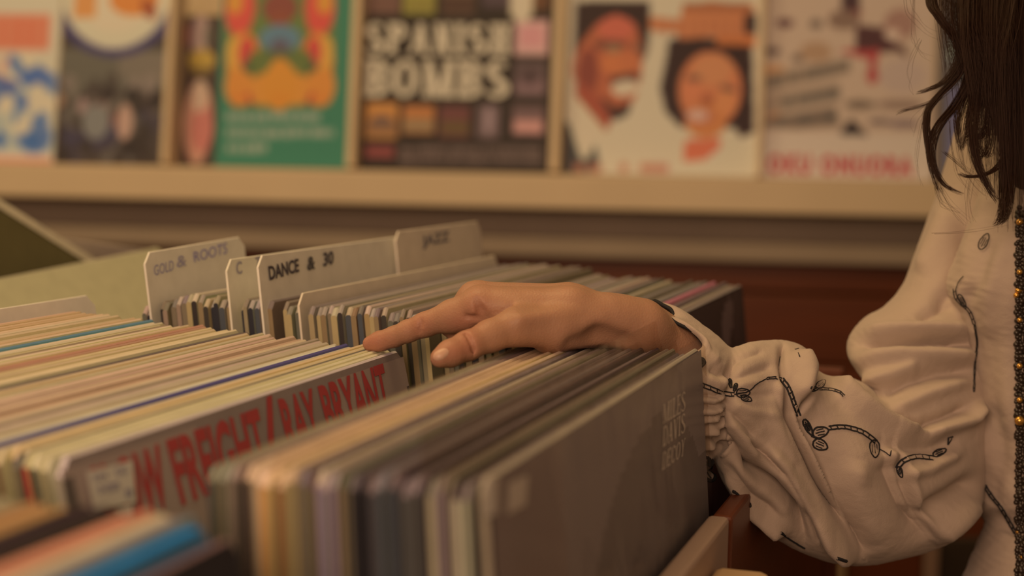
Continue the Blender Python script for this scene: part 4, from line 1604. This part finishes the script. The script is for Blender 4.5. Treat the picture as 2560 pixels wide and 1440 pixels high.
nt.links.new(ad.outputs[0], bp_.inputs['Height'])
nt.links.new(bp_.outputs[0], b.inputs['Normal'])

# forearm sleeve with ruffled cuff
SL = [(1652, 770, 1765, 1188, .774, .040, 2.0), (1690, 776, 1762, 1184, .774, .042, 2.0), (1742, 808, 1758, 1176, .775, .043, 2.0), (1792, 842, 1774, 1166, .776, .043, 2.0), (1824, 870, 1789, 1158, .778, .042, 2.0),
      (1846, 868, 1808, 1200, .780, .043, 2.0), (1880, 858, 1850, 1268, .784, .044, 2.1), (1925, 853, 1900, 1318, .792, .045, 2.1), (1975, 856, 1958, 1354, .797, .048, 2.1), (2018, 880, 2020, 1385, .802, .050, 2.1),
      (2040, 925, 2085, 1405, .806, .051, 2.1), (2075, 943, 2160, 1412, .812, .052, 2.1), (2105, 945, 2250, 1396, .818, .053, 2.1), (2135, 950, 2345, 1368, .826, .053, 2.1), (2160, 960, 2415, 1325, .834, .052, 2.1),
      (2170, 960, 2452, 1262, .842, .050, 2.1), (2150, 935, 2475, 1160, .850, .050, 2.1), (2122, 890, 2500, 1040, .858, .050, 2.1), (2124, 845, 2515, 950, .866, .050, 2.1), (2160, 798, 2525, 860, .874, .050, 2.1),
      (2215, 765, 2540, 760, .882, .050, 2.1), (2262, 705, 2560, 660, .890, .050, 2.1), (2305, 590, 2590, 540, .900, .050, 2.1), (2345, 480, 2620, 420, .908, .050, 2.1), (2392, 320, 2690, 260, .918, .052, 2.1),
      (2440, 160, 2760, 100, .928, .055, 2.0), (2500, 20, 2820, -40, .94, .060, 2.0)]
V, Q = loft(SL, 420, 260)
FO = [
    # gathers at the cuff
    ([(1741, 1012), (1790, 1016), (1818, 1000)], -3.2, 9, 9), ([(1741, 1066), (1795, 1062), (1815, 1045)], -4.0, 9, 9), ([(1741, 1108), (1788, 1104), (1812, 1085)], -3.0, 8, 8),
    ([(1741, 1132), (1785, 1130), (1805, 1112)], -3.0, 7, 7), ([(1743, 1165), (1785, 1150), (1800, 1135)], -2.5, 8, 8), ([(1744, 985), (1790, 990), (1815, 975)], -2.0, 8, 8),
    ([(1760, 920), (1795, 935), (1830, 930)], -2.4, 12, 12), ([(1755, 945), (1790, 960), (1820, 958)], 2.2, 12, 12), ([(1700, 830), (1745, 880), (1790, 905)], 2.0, 14, 14),
    ([(1742, 1000), (1785, 1003), (1822, 987)], 2.0, 5, 5),
    ([(1742, 1028), (1785, 1030), (1822, 1014)], 2.2, 5, 5),
    ([(1742, 1042), (1785, 1042), (1822, 1026)], -2.4, 5, 5),
    ([(1742, 1052), (1785, 1052), (1822, 1036)], 1.6, 5, 5),
    ([(1742, 1082), (1785, 1080), (1822, 1064)], 2.4, 5, 5),
    ([(1742, 1094), (1785, 1092), (1822, 1076)], -2.6, 5, 5),
    ([(1742, 1120), (1785, 1116), (1822, 1100)], 2.2, 5, 5),
    ([(1742, 1145), (1785, 1137), (1822, 1121)], -2.4, 5, 5),
    ([(1742, 1156), (1785, 1146), (1822, 1130)], 2.0, 5, 5),
    # gathered seam
    ([(1838, 880), (1828, 960), (1818, 1020), (1806, 1080), (1790, 1150)], -4.2, 11, 14),
    ([(1812, 905), (1806, 980), (1798, 1040), (1788, 1090), (1778, 1140)], 1.2, 8, 8),
    # fan of small folds right of the seam
    ([(1832, 950), (1880, 930), (1930, 915)], -2.0, 9, 12), ([(1832, 985), (1880, 990), (1940, 985)], -1.4, 9, 9), ([(1830, 1010), (1880, 1030), (1950, 1040)], 1.5, 10, 10),
    ([(1826, 1030), (1870, 1065), (1905, 1100)], -2.6, 8, 10), ([(1822, 1050), (1862, 1098), (1895, 1150)], 2.2, 9, 9), ([(1812, 1080), (1850, 1125), (1900, 1180)], -2.8, 9, 9),
    ([(1835, 905), (1870, 890), (1910, 878)], -1.8, 9, 9), ([(1830, 970), (1865, 960), (1900, 955)], 1.2, 8, 8),
    # long folds under the forearm
    ([(1796, 1158), (1864, 1255), (1923, 1296), (1965, 1325)], 9.6, 11, 13), ([(1775, 1170), (1810, 1225), (1860, 1275), (1920, 1318)], -5.6, 10, 10),
    ([(1815, 1110), (1880, 1170), (1935, 1215), (1985, 1270), (2012, 1345)], -14.4, 14, 16),
    ([(1900, 1100), (1965, 1175), (2025, 1275), (2070, 1345), (2140, 1400)], 12.3, 20, 13),
    ([(1968, 960), (1985, 1040), (2020, 1120), (2062, 1205), (2098, 1275), (2150, 1380)], -17.1, 11, 23),
    ([(1945, 950), (1962, 1010), (1990, 1090), (2040, 1190)], 5.2, 18, 10),
    ([(2150, 1150), (2130, 1220), (2150, 1300), (2190, 1370)], 5.2, 33, 33),
    # overlapping cloth: slow fall, sharp rise
    ([(2000, 1020), (2030, 1085), (2080, 1188), (2134, 1315), (2165, 1395)], -12.0, 42, 7), ([(1880, 1105), (1920, 1140), (1968, 1188), (2011, 1257), (2045, 1345)], -9.0, 38, 8),
    ([(1790, 1165), (1830, 1215), (1880, 1262), (1940, 1300)], -6.0, 24, 7), ([(2245, 1135), (2262, 1190), (2290, 1268), (2335, 1345)], -9.0, 6, 60),
    # puff at the top of the forearm
    ([(1958, 858), (1955, 905), (1962, 955)], -6.1, 8, 11), ([(2000, 880), (2010, 940), (2005, 1000)], 8.8, 25, 21), ([(2036, 930), (2026, 980), (2012, 1030)], -7.9, 8, 11),
    # elbow folds
    ([(2096, 945), (2110, 985), (2150, 1020), (2200, 1050), (2250, 1078), (2310, 1092)], 9.6, 16, 18),
    ([(2125, 948), (2150, 990), (2200, 1030), (2260, 1062), (2310, 1068)], -14.7, 11, 11),
    ([(2310, 1092), (2365, 1070), (2420, 1050), (2450, 1010)], 8.8, 13, 13), ([(2300, 1062), (2360, 1046), (2420, 1020)], -5.2, 15, 11),
    ([(2180, 1105), (2240, 1122), (2320, 1120), (2400, 1100)], -3.0, 15, 15),
    ([(2215, 1110), (2240, 1170), (2275, 1265), (2330, 1345)], 6.5, 28, 7), ([(2245, 1160), (2268, 1225), (2300, 1300), (2340, 1350)], -3.0, 7, 21),
    ([(2300, 1290), (2370, 1245), (2450, 1195)], -10.0, 23, 25), ([(2250, 1190), (2320, 1175), (2400, 1130)], 3.9, 13, 13), ([(2340, 1340), (2400, 1300), (2450, 1260)], 7.9, 25, 25),
    # upper arm puff
    ([(2150, 862), (2240, 852), (2330, 850), (2440, 860)], -10.5, 12, 14), ([(2160, 832), (2240, 825), (2330, 820), (2440, 822)], 5.6, 13, 13), ([(2140, 900), (2250, 888), (2360, 888), (2440, 892)], 6.3, 18, 18),
    ([(2190, 990), (2270, 950), (2350, 930), (2440, 925)], -6.1, 20, 20), ([(2150, 955), (2230, 940), (2300, 915)], 4.4, 18, 18), ([(2230, 1030), (2310, 990), (2420, 950)], 4.4, 16, 16),
    ([(2330, 770), (2380, 720), (2400, 640), (2415, 560)], -7.0, 25, 25), ([(2290, 800), (2350, 770), (2400, 760)], -4.4, 16, 18), ([(2300, 690), (2345, 600), (2380, 520)], 5.2, 30, 25),
]
V = sculpt(V, Q, FO, .22)
# ruffled cuff edge: gentle waves along the rim, growing towards the edge
nv = 260
Vr = V.reshape(421, nv, 3)
for i in range(60):
    a_ = (1 - i / 60) ** 1.5
    th = np.arange(nv) / nv * 2 * math.pi
    cc = Vr[i].mean(0)
    rad = Vr[i] - cc
    rad /= np.linalg.norm(rad, axis=1, keepdims=True)
    ax_dir = (Vr[0].mean(0) - Vr[30].mean(0))
    ax_dir /= np.linalg.norm(ax_dir)
    Vr[i] += rad * (np.sin(th * 11 + .6)[:, None] * .0026 * a_) + ax_dir * (np.sin(th * 11 + 2.0)[:, None] * .0050 * a_) - ax_dir * (np.exp(-((th - .95) / .45) ** 2)[:, None] * .016 * a_)
V = Vr.reshape(-1, 3)
sleeve = fast_mesh('blouse_sleeve', V, Q, [cloth], person, True)
so = sleeve.modifiers.new('cloth_thickness', 'SOLIDIFY')
so.thickness = .0006
so.offset = -1
SV, SQ = V, Q
RIM = np.concatenate([Vr[0], Vr[0][:2]])

# blouse body
TB = [(2560, 60, 3400, 60, .93, .07, 2.0), (2520, 200, 3440, 200, .93, .10, 2.8), (2495, 330, 3470, 330, .925, .115, 2.8), (2476, 440, 3480, 440, .92, .125, 3.2), (2448, 540, 3480, 540, .918, .128, 3.2), (2412, 630, 3470, 630, .916, .130, 3.2),
      (2384, 700, 3470, 700, .915, .131, 3.2), (2390, 745, 3460, 745, .915, .131, 3.2), (2416, 800, 3450, 800, .915, .130, 3.2), (2436, 880, 3440, 880, .915, .128, 3.2), (2440, 1000, 3430, 1000, .915, .126, 3.2),
      (2448, 1120, 3430, 1120, .917, .126, 3.2), (2455, 1220, 3430, 1220, .92, .126, 3.2), (2458, 1270, 3430, 1270, .92, .126, 3.2), (2478, 1305, 3430, 1300, .922, .126, 3.2), (2464, 1345, 3430, 1340, .922, .128, 3.2),
      (2440, 1410, 3440, 1410, .925, .132, 3.2), (2415, 1490, 3450, 1490, .93, .138, 3.2), (2400, 1700, 3460, 1700, .94, .146, 3.2), (2380, 2000, 3480, 2000, .95, .152, 3.2)]
V, Q = loft(TB, 300, 240)
FT = [([(2388, 720), (2410, 770), (2436, 830), (2444, 940)], 3.0, 10, 14), ([(2410, 760), (2450, 700), (2480, 600)], -3.5, 22, 22), ([(2470, 480), (2440, 560), (2400, 660)], 3.5, 16, 18), ([(2500, 620), (2470, 720), (2480, 850)], 3.0, 30, 30),
      ([(2458, 1285), (2500, 1300), (2540, 1340)], -3.5, 14, 14), ([(2480, 1010), (2500, 1120), (2490, 1240)], -3.0, 24, 24), ([(2530, 700), (2520, 900), (2530, 1100)], 3.0, 26, 26), ([(2450, 1060), (2480, 1160), (2540, 1260)], 2.5, 24, 24)]
V = sculpt(V, Q, FT, .5)
blouse = fast_mesh('blouse_body', V, Q, [cloth], person, True)
TV, TQ = V, Q

# embroidery: dark thread laid on the cloth
thread = mat('dark_thread', (0.022, 0.022, 0.026), 0.7, 0.2, 0.1, 900)
CB = BVHTree.FromPolygons([tuple(v) for v in np.concatenate([SV, TV])], [tuple(q_) for q_ in np.concatenate([SQ, TQ + len(SV)])])
TH_V, TH_F = [], []


def tube(P, r, ns=5):
    P = np.asarray(P)
    if len(P) < 2:
        return
    b0 = len(TH_V)
    for i, p in enumerate(P):
        d = P[min(i + 1, len(P) - 1)] - P[max(i - 1, 0)]
        d = d / max(np.linalg.norm(d), 1e-9)
        a = np.cross(d, _F)
        a /= max(np.linalg.norm(a), 1e-9)
        c_ = np.cross(d, a)
        for j in range(ns):
            t = 2 * math.pi * j / ns
            TH_V.append(p + (a * math.cos(t) + c_ * math.sin(t)) * r)
    for i in range(len(P) - 1):
        for j in range(ns):
            TH_F.append((b0 + i * ns + j, b0 + i * ns + (j + 1) % ns, b0 + (i + 1) * ns + (j + 1) % ns, b0 + (i + 1) * ns + j))


def dense(pts, step=4.0):
    P = np.array(pts, float)
    out = []
    n = len(P)
    for i in range(n - 1):
        m = max(1, int(np.hypot(*(P[i + 1] - P[i])) / step))
        for j in range(m):
            out.append(catmull(P, i + j / m))
    out.append(P[-1])
    return np.array(out)


def sew(pts, r=.00042, wob=.5, smooth_=True):
    D = dense(pts) if smooth_ else np.array(pts, float)
    run = []
    last = None
    for i, (x, y) in enumerate(D):
        p, n_ = cast(CB, x + rng.uniform(-wob, wob), y + rng.uniform(-wob, wob))
        if p is None or (last is not None and np.linalg.norm(p - last) > .009):
            tube(run, r * 1.0)
            run = []
        if p is not None:
            run.append(p - (p - CAM) / np.linalg.norm(p - CAM) * .0013)
        last = p
    tube(run, r * 1.0)


def stem_(pts, w=4.0, r=.0003):
    """two rows of stitches with cross ticks"""
    D = dense(pts, 5)
    T = np.gradient(D, axis=0)
    T /= np.maximum(np.linalg.norm(T, axis=1, keepdims=True), 1e-6)
    Nn = np.stack([-T[:, 1], T[:, 0]], 1)
    sew(D + Nn * w, r, .6, False)
    sew(D - Nn * w, r, .6, False)
    for i in range(1, len(D) - 1, 3):
        sew([D[i] - Nn[i] * w, D[i] + Nn[i] * w + T[i] * 4], r * .7, .2)


def leaf(cx, cy, la, lb, ang, r=.00036, inner=True):
    a = math.radians(ang)
    pts = []
    for i in range(15):
        t = 2 * math.pi * i / 14
        x, y = la * math.cos(t), lb * math.sin(t) * (1 - .25 * math.cos(t))
        pts.append((cx + x * math.cos(a) - y * math.sin(a), cy + x * math.sin(a) + y * math.cos(a)))
    sew(pts, r)
    if inner:
        sew([(cx - la * .7 * math.cos(a), cy - la * .7 * math.sin(a)), (cx + la * .5 * math.cos(a), cy + la * .5 * math.sin(a))], r * .7)
        for s_ in (-1, 1):
            pts2 = [(cx + la * f * math.cos(a) - s_ * lb * .5 * math.sin(a), cy + la * f * math.sin(a) + s_ * lb * .5 * math.cos(a)) for f in (-.5, 0, .4)]
            sew(pts2, r * .6)


stem_([(1741, 957), (1775, 970), (1812, 984), (1836, 986)], 4.5, .00036)
sew([(1836, 986), (1858, 982), (1875, 976), (1895, 958), (1918, 946)], .0003)
stem_([(1918, 946), (1938, 944), (1955, 948)], 2.5)
stem_([(1955, 948), (1972, 972), (1984, 1005), (1997, 1040)], 4, .0005)
leaf(1826, 958, 11, 4, 80, .0004); leaf(1838, 968, 10, 4, 110, .0004); leaf(1858, 982, 17, 11, -5); leaf(1866, 996, 14, 7, 20)
leaf(1750, 908, 13, 9, -20, .0007); leaf(1756, 902, 8, 5, 40, .0006)
sew([(1987, 874), (2003, 870)], .0004); sew([(1988, 874), (1996, 882), (1999, 891)], .0003)
stem_([(2032, 976), (2052, 972), (2080, 974), (2100, 980), (2110, 990)], 2.5)
leaf(2052, 960, 14, 8, -40); leaf(2036, 972, 9, 6, 0)
leaf(2020, 1068, 22, 7, 62, .0005); leaf(2052, 1080, 20, 13, -14, .00046); leaf(2051, 1112, 19, 13, 24, .00046); sew([(2028, 1090), (2040, 1094), (2050, 1098)], .0006)
stem_([(2072, 1070), (2110, 1067), (2150, 1077), (2175, 1092), (2190, 1105)], 4.5, .00042)
leaf(2187, 1122, 22, 12, 84, .0004)
sew([(2198, 1122), (2212, 1130), (2225, 1140)], .0003); sew([(2225, 1140), (2228, 1126)], .0003)
stem_([(2243, 1172), (2256, 1154), (2282, 1143), (2310, 1142), (2335, 1146)], 5, .00046)
leaf(2349, 1131, 18, 8, -24, .0005); leaf(2250, 1180, 14, 6, 70, .0004)
sew([(2370, 1112), (2371, 1094), (2382, 1092)], .0005, .3, False); sew([(2372, 1110), (2380, 1096)], .0003)
leaf(2460, 603, 22, 10, -62, .0003)
sew([(2408, 690), (2396, 705), (2390, 722)], .00025)
stem_([(2386, 722), (2390, 745), (2406, 762), (2424, 780), (2436, 810)], 3, .0003)
leaf(2405, 752, 18, 6, 60, .0003)
stem_([(2436, 810), (2442, 850), (2441, 880), (2437, 920), (2435, 980)], 1.6, .0003)
stem_([(2462, 1215), (2478, 1240), (2505, 1275), (2538, 1332)], 3.2, .0005)
sew([(1766, 1182), (1790, 1212), (1828, 1236), (1850, 1246)], .0007); leaf(1836, 1238, 16, 8, 30, .0006); leaf(1866, 1258, 14, 8, 40, .0004)
sew([(1952, 1332), (1978, 1350), (2012, 1371)], .0008); sew([(2092, 1396), (2116, 1403)], .0009)
# scalloped rim of the cuff in buttonhole stitch
tube([q_ + np.array([0, 0, 1]) * .0004 * math.sin(i * .9) for i, q_ in enumerate(RIM)], .0011, 6)
em = fast_mesh('embroidery', TH_V, TH_F, [thread], person)
em['kind'] = 'stuff'

# strap of dark beads down the blouse front
bead_d = mat('dark_bead', (0.03, 0.02, 0.015), 0.3, 0.6, 0.1, 300)
bead_g = mat('gold_bead', (0.75, 0.42, 0.10), 0.22, 0.6, 0.05, 300)
bead_g.node_tree.nodes['Principled BSDF'].inputs['Metallic'].default_value = 0.8
bm = bmesh.new()
bmesh.ops.create_icosphere(bm, subdivisions=2, radius=1.0)
sph = ([np.array(v.co) for v in bm.verts], [[v.index for v in f.verts] for f in bm.faces])
bm.free()
DV, DF, DM = [], [], []
y = 520
while y < 1480:
    for xo in (0, 9, 19, 30, 42):
        p, n_ = cast(CB, 2543 + xo + rng.uniform(-3, 3) + (2 if y < 600 else 0), y + rng.uniform(-3, 3))
        if p is None:
            continue
        gold = xo < 12 and rng.random() < .04
        r_b = rng.uniform(.0011, .0017)
        c_ = p - (p - CAM) / np.linalg.norm(p - CAM) * r_b * .8
        b0 = len(DV)
        DV += [c_ + v * r_b for v in sph[0]]
        DF += [[i + b0 for i in f] for f in sph[1]]
        DM += [1 if gold else 0] * len(sph[1])
    y += 9
for y, r_b in ((555, .0020), (680, .0016), (1052, .0028), (915, .0017), (1000, .0016), (800, .0015)):
    p, n_ = cast(CB, 2549, y)
    c_ = p - (p - CAM) / np.linalg.norm(p - CAM) * .0025
    b0 = len(DV)
    DV += [c_ + v * r_b for v in sph[0]]
    DF += [[i + b0 for i in f] for f in sph[1]]
    DM += [1] * len(sph[1])
new_obj('beaded_trim', DV, DF, [bead_d, bead_g], DM, parent=person, smooth=True)

# ------------------------------------------------------------------ hair
hair_m = mat('dark_brown_hair', (0.030, 0.0105, 0.0055), 0.5, 0.3, 0.0)
HS = []     # strands: arrays of world points


def strands(guide, n, spread0, spread1, zj=.012, curl=6.0, thin=1.0, end=(.75, 1.0), lock=1):
    """guide: (px, py, z) from root to tip; n strands scattered round it"""
    G = np.array(guide, float)
    npt = 26
    for q_ in range(n):
        if q_ % lock == 0:
            a, rr = rng.uniform(0, 6.28), math.sqrt(rng.random())
            bx, by, bz, bt = math.cos(a) * rr, math.sin(a) * rr, rng.gauss(0, zj * .5), rng.uniform(*end)
            bp, ba = rng.uniform(0, 6.28), rng.uniform(.3, 1) * curl
        f_ = 1.0 if lock == 1 else .22
        ox, oy = bx + rng.gauss(0, f_) * (lock > 1), by + rng.gauss(0, f_) * (lock > 1)
        dz = bz + rng.gauss(0, zj * .15)
        te = min(1.0, bt + rng.uniform(-.05, .03))
        ph, am = bp + rng.gauss(0, .25), ba * rng.uniform(.7, 1.2)
        pts = []
        for i in range(npt):
            t = i / (npt - 1)
            g = catmull(G, t * te * (len(G) - 1) * .9999)
            sp = spread0 + (spread1 - spread0) * t
            x = g[0] + ox * sp + math.sin(ph + t * 6) * am * t + math.sin(ph * 2 + t * 13) * am * .35 * t
            y = g[1] + oy * sp * .5
            pts.append(W(x, y, g[2] + dz))
        HS.append((np.array(pts), thin * rng.uniform(.7, 1.15)))


ZH = .792
# main mass hanging from the head
for x0, x1, y1, n in ((2400, 2440, 300, 420), (2450, 2470, 420, 520), (2500, 2505, 500, 620), (2550, 2545, 560, 700), (2610, 2600, 600, 600), (2680, 2670, 620, 500), (2760, 2750, 600, 400), (2850, 2850, 560, 350)):
    strands([(2880 + (x0 - 2600) * .3, -800, .94), (2680 + (x0 - 2600) * .5, -620, .895), (x0 + 60, -330, .87), (x0 + 10, -120, .82), (x0, 40, .80), ((x0 + x1) / 2, 180, ZH + .002), (x1, y1, ZH)], n, 60, 50, .020, 26, 1.0, (.72, 1.0), 24)
# the other side of the head, out of the picture
for dx in (0, 60, 120):
    strands([(2960 + dx * .5, -810, .945), (3180 + dx, -640, .93), (3290 + dx, -330, .935), (3300 + dx, 60, .935), (3270 + dx, 420, .90)], 420, 70, 60, .05, 30, 1.2, (.75, 1.0), 24)
    strands([(2900 + dx, -815, .97), (2900 + dx * 2, -700, 1.06), (2900 + dx * 2, -300, 1.09), (2920 + dx * 2, 120, 1.10)], 420, 130, 120, .04, 26, 1.4, (.8, 1.0), 24)
# left outline, root to tip
strands([(2360, -160, .82), (2328, -10, .80), (2350, 45, ZH), (2384, 90, ZH), (2394, 112, ZH), (2396, 150, ZH), (2365, 200, ZH), (2318, 225, ZH), (2294, 231, ZH)], 120, 16, 9, .008, 4)
strands([(2420, -100, .82), (2410, 40, ZH), (2405, 150, ZH), (2385, 205, ZH), (2345, 245, ZH), (2312, 262, ZH), (2262, 276, ZH), (2240, 286, ZH)], 26, 14, 10, .006, 4, .8)
strands([(2430, -60, .81), (2415, 110, ZH), (2399, 180, ZH), (2350, 235, ZH), (2322, 272, ZH - .002), (2316, 305, ZH - .004), (2320, 355, ZH - .006), (2332, 412, ZH - .01), (2362, 462, ZH - .012), (2410, 488, ZH - .014)], 110, 14, 8, .006, 3, 1, (.82, 1))
strands([(2440, 0, .81), (2425, 180, ZH), (2390, 260, ZH), (2350, 310, ZH - .004), (2332, 350, ZH - .006), (2328, 395, ZH - .008), (2340, 450, ZH - .01), (2352, 482, ZH - .012)], 90, 16, 10, .006, 4)
strands([(2440, 40, .80), (2425, 200, ZH), (2405, 255, ZH), (2394, 300, ZH - .006), (2396, 340, ZH - .008), (2404, 378, ZH - .01)], 60, 22, 7, .006, 3)
strands([(2440, 60, .80), (2440, 220, ZH), (2424, 290, ZH - .004), (2412, 350, ZH - .008), (2402, 376, ZH - .01)], 40, 18, 7, .006, 3)
strands([(2450, 60, .80), (2438, 240, ZH), (2431, 320, ZH - .006), (2440, 395, ZH - .01), (2468, 462, ZH - .014), (2496, 508, ZH - .016)], 130, 20, 9, .006, 4)
strands([(2520, 200, .80), (2510, 380, ZH), (2493, 418, ZH - .008), (2457, 438, ZH - .012), (2420, 441, ZH - .012), (2398, 432, ZH - .012)], 60, 12, 8, .005, 4)
strands([(2530, 200, .80), (2520, 420, ZH), (2515, 500, ZH - .01), (2506, 545, ZH - .014), (2490, 562, ZH - .016)], 160, 26, 14, .008, 6)
strands([(2480, 180, .80), (2470, 300, ZH), (2452, 345, ZH - .006), (2438, 320, ZH - .006), (2452, 290, ZH - .006)], 40, 16, 12, .005, 5)
strands([(2480, 200, .80), (2478, 330, ZH), (2462, 390, ZH - .008), (2444, 350, ZH - .01), (2436, 300, ZH - .01)], 34, 14, 14, .005, 5)
# flyaway hairs
for g, n in (([(2262, -30, ZH), (2270, 20, ZH), (2287, 47, ZH), (2320, 80, ZH), (2370, 100, ZH)], 3), ([(2285, -20, ZH), (2283, 60, ZH), (2288, 105, ZH), (2301, 134, ZH), (2330, 150, ZH)], 4),
             ([(2300, 100, ZH), (2276, 150, ZH), (2273, 200, ZH), (2282, 245, ZH)], 3), ([(2400, 180, ZH), (2330, 255, ZH), (2294, 300, ZH), (2292, 345, ZH)], 4), ([(2350, 470, .78), (2380, 520, .78), (2420, 560, .78)], 6),
             ([(2360, 380, .78), (2420, 430, .78), (2480, 470, .775)], 8), ([(2340, 470, .78), (2360, 510, .78), (2400, 530, .78)], 6), ([(2440, 400, .78), (2420, 500, .78), (2430, 570, .775)], 5),
             ([(2330, 585, .78), (2420, 580, .78), (2520, 560, .78)], 2), ([(2380, 300, .78), (2400, 420, .78), (2460, 500, .775)], 8), ([(2310, 300, ZH), (2300, 400, ZH), (2312, 470, ZH)], 3)):
    strands(g, n, 10, 22, .004, 10, .55, (.8, 1))
hc = bpy.data.hair_curves.new('hair')
hc.add_curves([len(p) for p, _ in HS])
off = abs_loc(person)
allp_ = np.concatenate([p for p, _ in HS]) - off
hc.attributes['position'].data.foreach_set('vector', allp_.astype(np.float32).ravel())
ra = hc.attributes.get('radius') or hc.attributes.new('radius', 'FLOAT', 'POINT')
rad = np.concatenate([np.linspace(1, .35, len(p)) * .00014 * t for p, t in HS])
ra.data.foreach_set('value', rad.astype(np.float32))
hc.materials.append(hair_m)
ho = bpy.data.objects.new('hair', hc)
COL.objects.link(ho)
ho.parent = person
# scalp-side body of the hair, under the strands
def hair_mass():
    P_ = []
    def g(px, py, z):
        return Wm(px, py, z)
    he = J['he']
    P_ += [(he + [0, 24, 36], 92, he + [0, 46, -30], 84, 20), (he + [-60, 36, -40], 46, g(2620, -60, .90), 48, 20), (he + [-30, 70, -60], 60, g(2760, 60, .95), 50, 20), (he + [30, 80, -60], 66, g(2980, 160, 1.08), 62, 20), (he + [66, 40, -30], 44, g(3290, 100, .96), 34, 16),
           (g(2620, -60, .90), 46, g(2560, 180, .842), 26, 14), (g(2560, 180, .842), 26, g(2570, 430, .812), 10, 10), (g(2700, 60, .88), 50, g(2680, 420, .825), 24, 14), (g(2620, 150, .85), 30, g(2620, 460, .815), 14, 12),
           (g(2520, -60, .88), 24, g(2475, 120, .83), 10, 10), (g(2475, 120, .83), 10, g(2468, 210, .815), 5, 6)]
    ap = np.concatenate([[p_[0], p_[2]] for p_ in P_])
    lo, hi = ap.min(0) - 115, ap.max(0) + 115
    V_, Q_ = surface_nets(field(P_, lo, hi, 4.0), 4.0, lo)
    return relax(V_, Q_, 2) / 1000, Q_


V_, Q_ = hair_mass()
fast_mesh('hair_underlayer', V_, Q_, [hair_m], person, True)
# blouse over the shoulders and the other arm (out of the picture)
YP = [(J['ch'] + [-20, 12, 20], 96, J['ch'] + [85, 12, 20], 98, 40), (J['ch'] + [-30, 14, 62], 66, J['sh'], 48, 26), (J['ch'] + [60, 14, 62], 68, J['sl'], 56, 30),
      (J['sl'], 56, J['ell'], 50, 14), (J['ell'], 50, J['hal'] + [0, 0, 30], 40, 12)]
ap = np.concatenate([[p_[0], p_[2]] for p_ in YP])
V_, Q_ = surface_nets(field(YP, ap.min(0) - 120, ap.max(0) + 120, 6.0), 6.0, ap.min(0) - 120)
fast_mesh('blouse_yoke', relax(V_, Q_, 2) / 1000, Q_, [cloth], person, True)
# eyes and mouth
def blob(name, c, r3, m):
    V_ = [c / 1000 + v * np.array(r3) / 1000 for v in sph[0]]
    return new_obj(name, V_, sph[1], [m], parent=person, smooth=True)


for d in (-30, 30):
    blob('eye', J['he'] + [d - 16, -78, 4], (12, 9, 7), mat('eye_white', (.6, .55, .5), .2, .5, 0))
    blob('iris', J['he'] + [d - 18, -86, 3], (4.5, 2.5, 4.5), mat('brown_iris', (.05, .025, .012), .2, .5, 0))
blob('mouth', J['he'] + [-30, -90, -72], (20, 8, 6), mat('lips', (.36, .12, .10), .4, .4, 0))
# trousers over the legs
TP = []
for d in (-85, 85):
    hip = J['hp'] + [d, 0, -20]
    kn = np.array([hip[0], hip[1] - 10, (hip[2] + fl_z) / 2])
    an = np.array([hip[0], hip[1] + 10, fl_z + 110])
    TP += [(hip, 108, kn, 74, 40), (kn, 74, an, 70, 20)]
ap = np.concatenate([[p_[0], p_[2]] for p_ in TP])
V_, Q_ = surface_nets(field(TP, ap.min(0) - 130, ap.max(0) + 130, 9.0), 9.0, ap.min(0) - 130)
fast_mesh('trousers', relax(V_, Q_, 2) / 1000, Q_, [mat('dark_green_cloth', (0.035, 0.035, 0.025), .8, .2, .1, 50)], person, True)
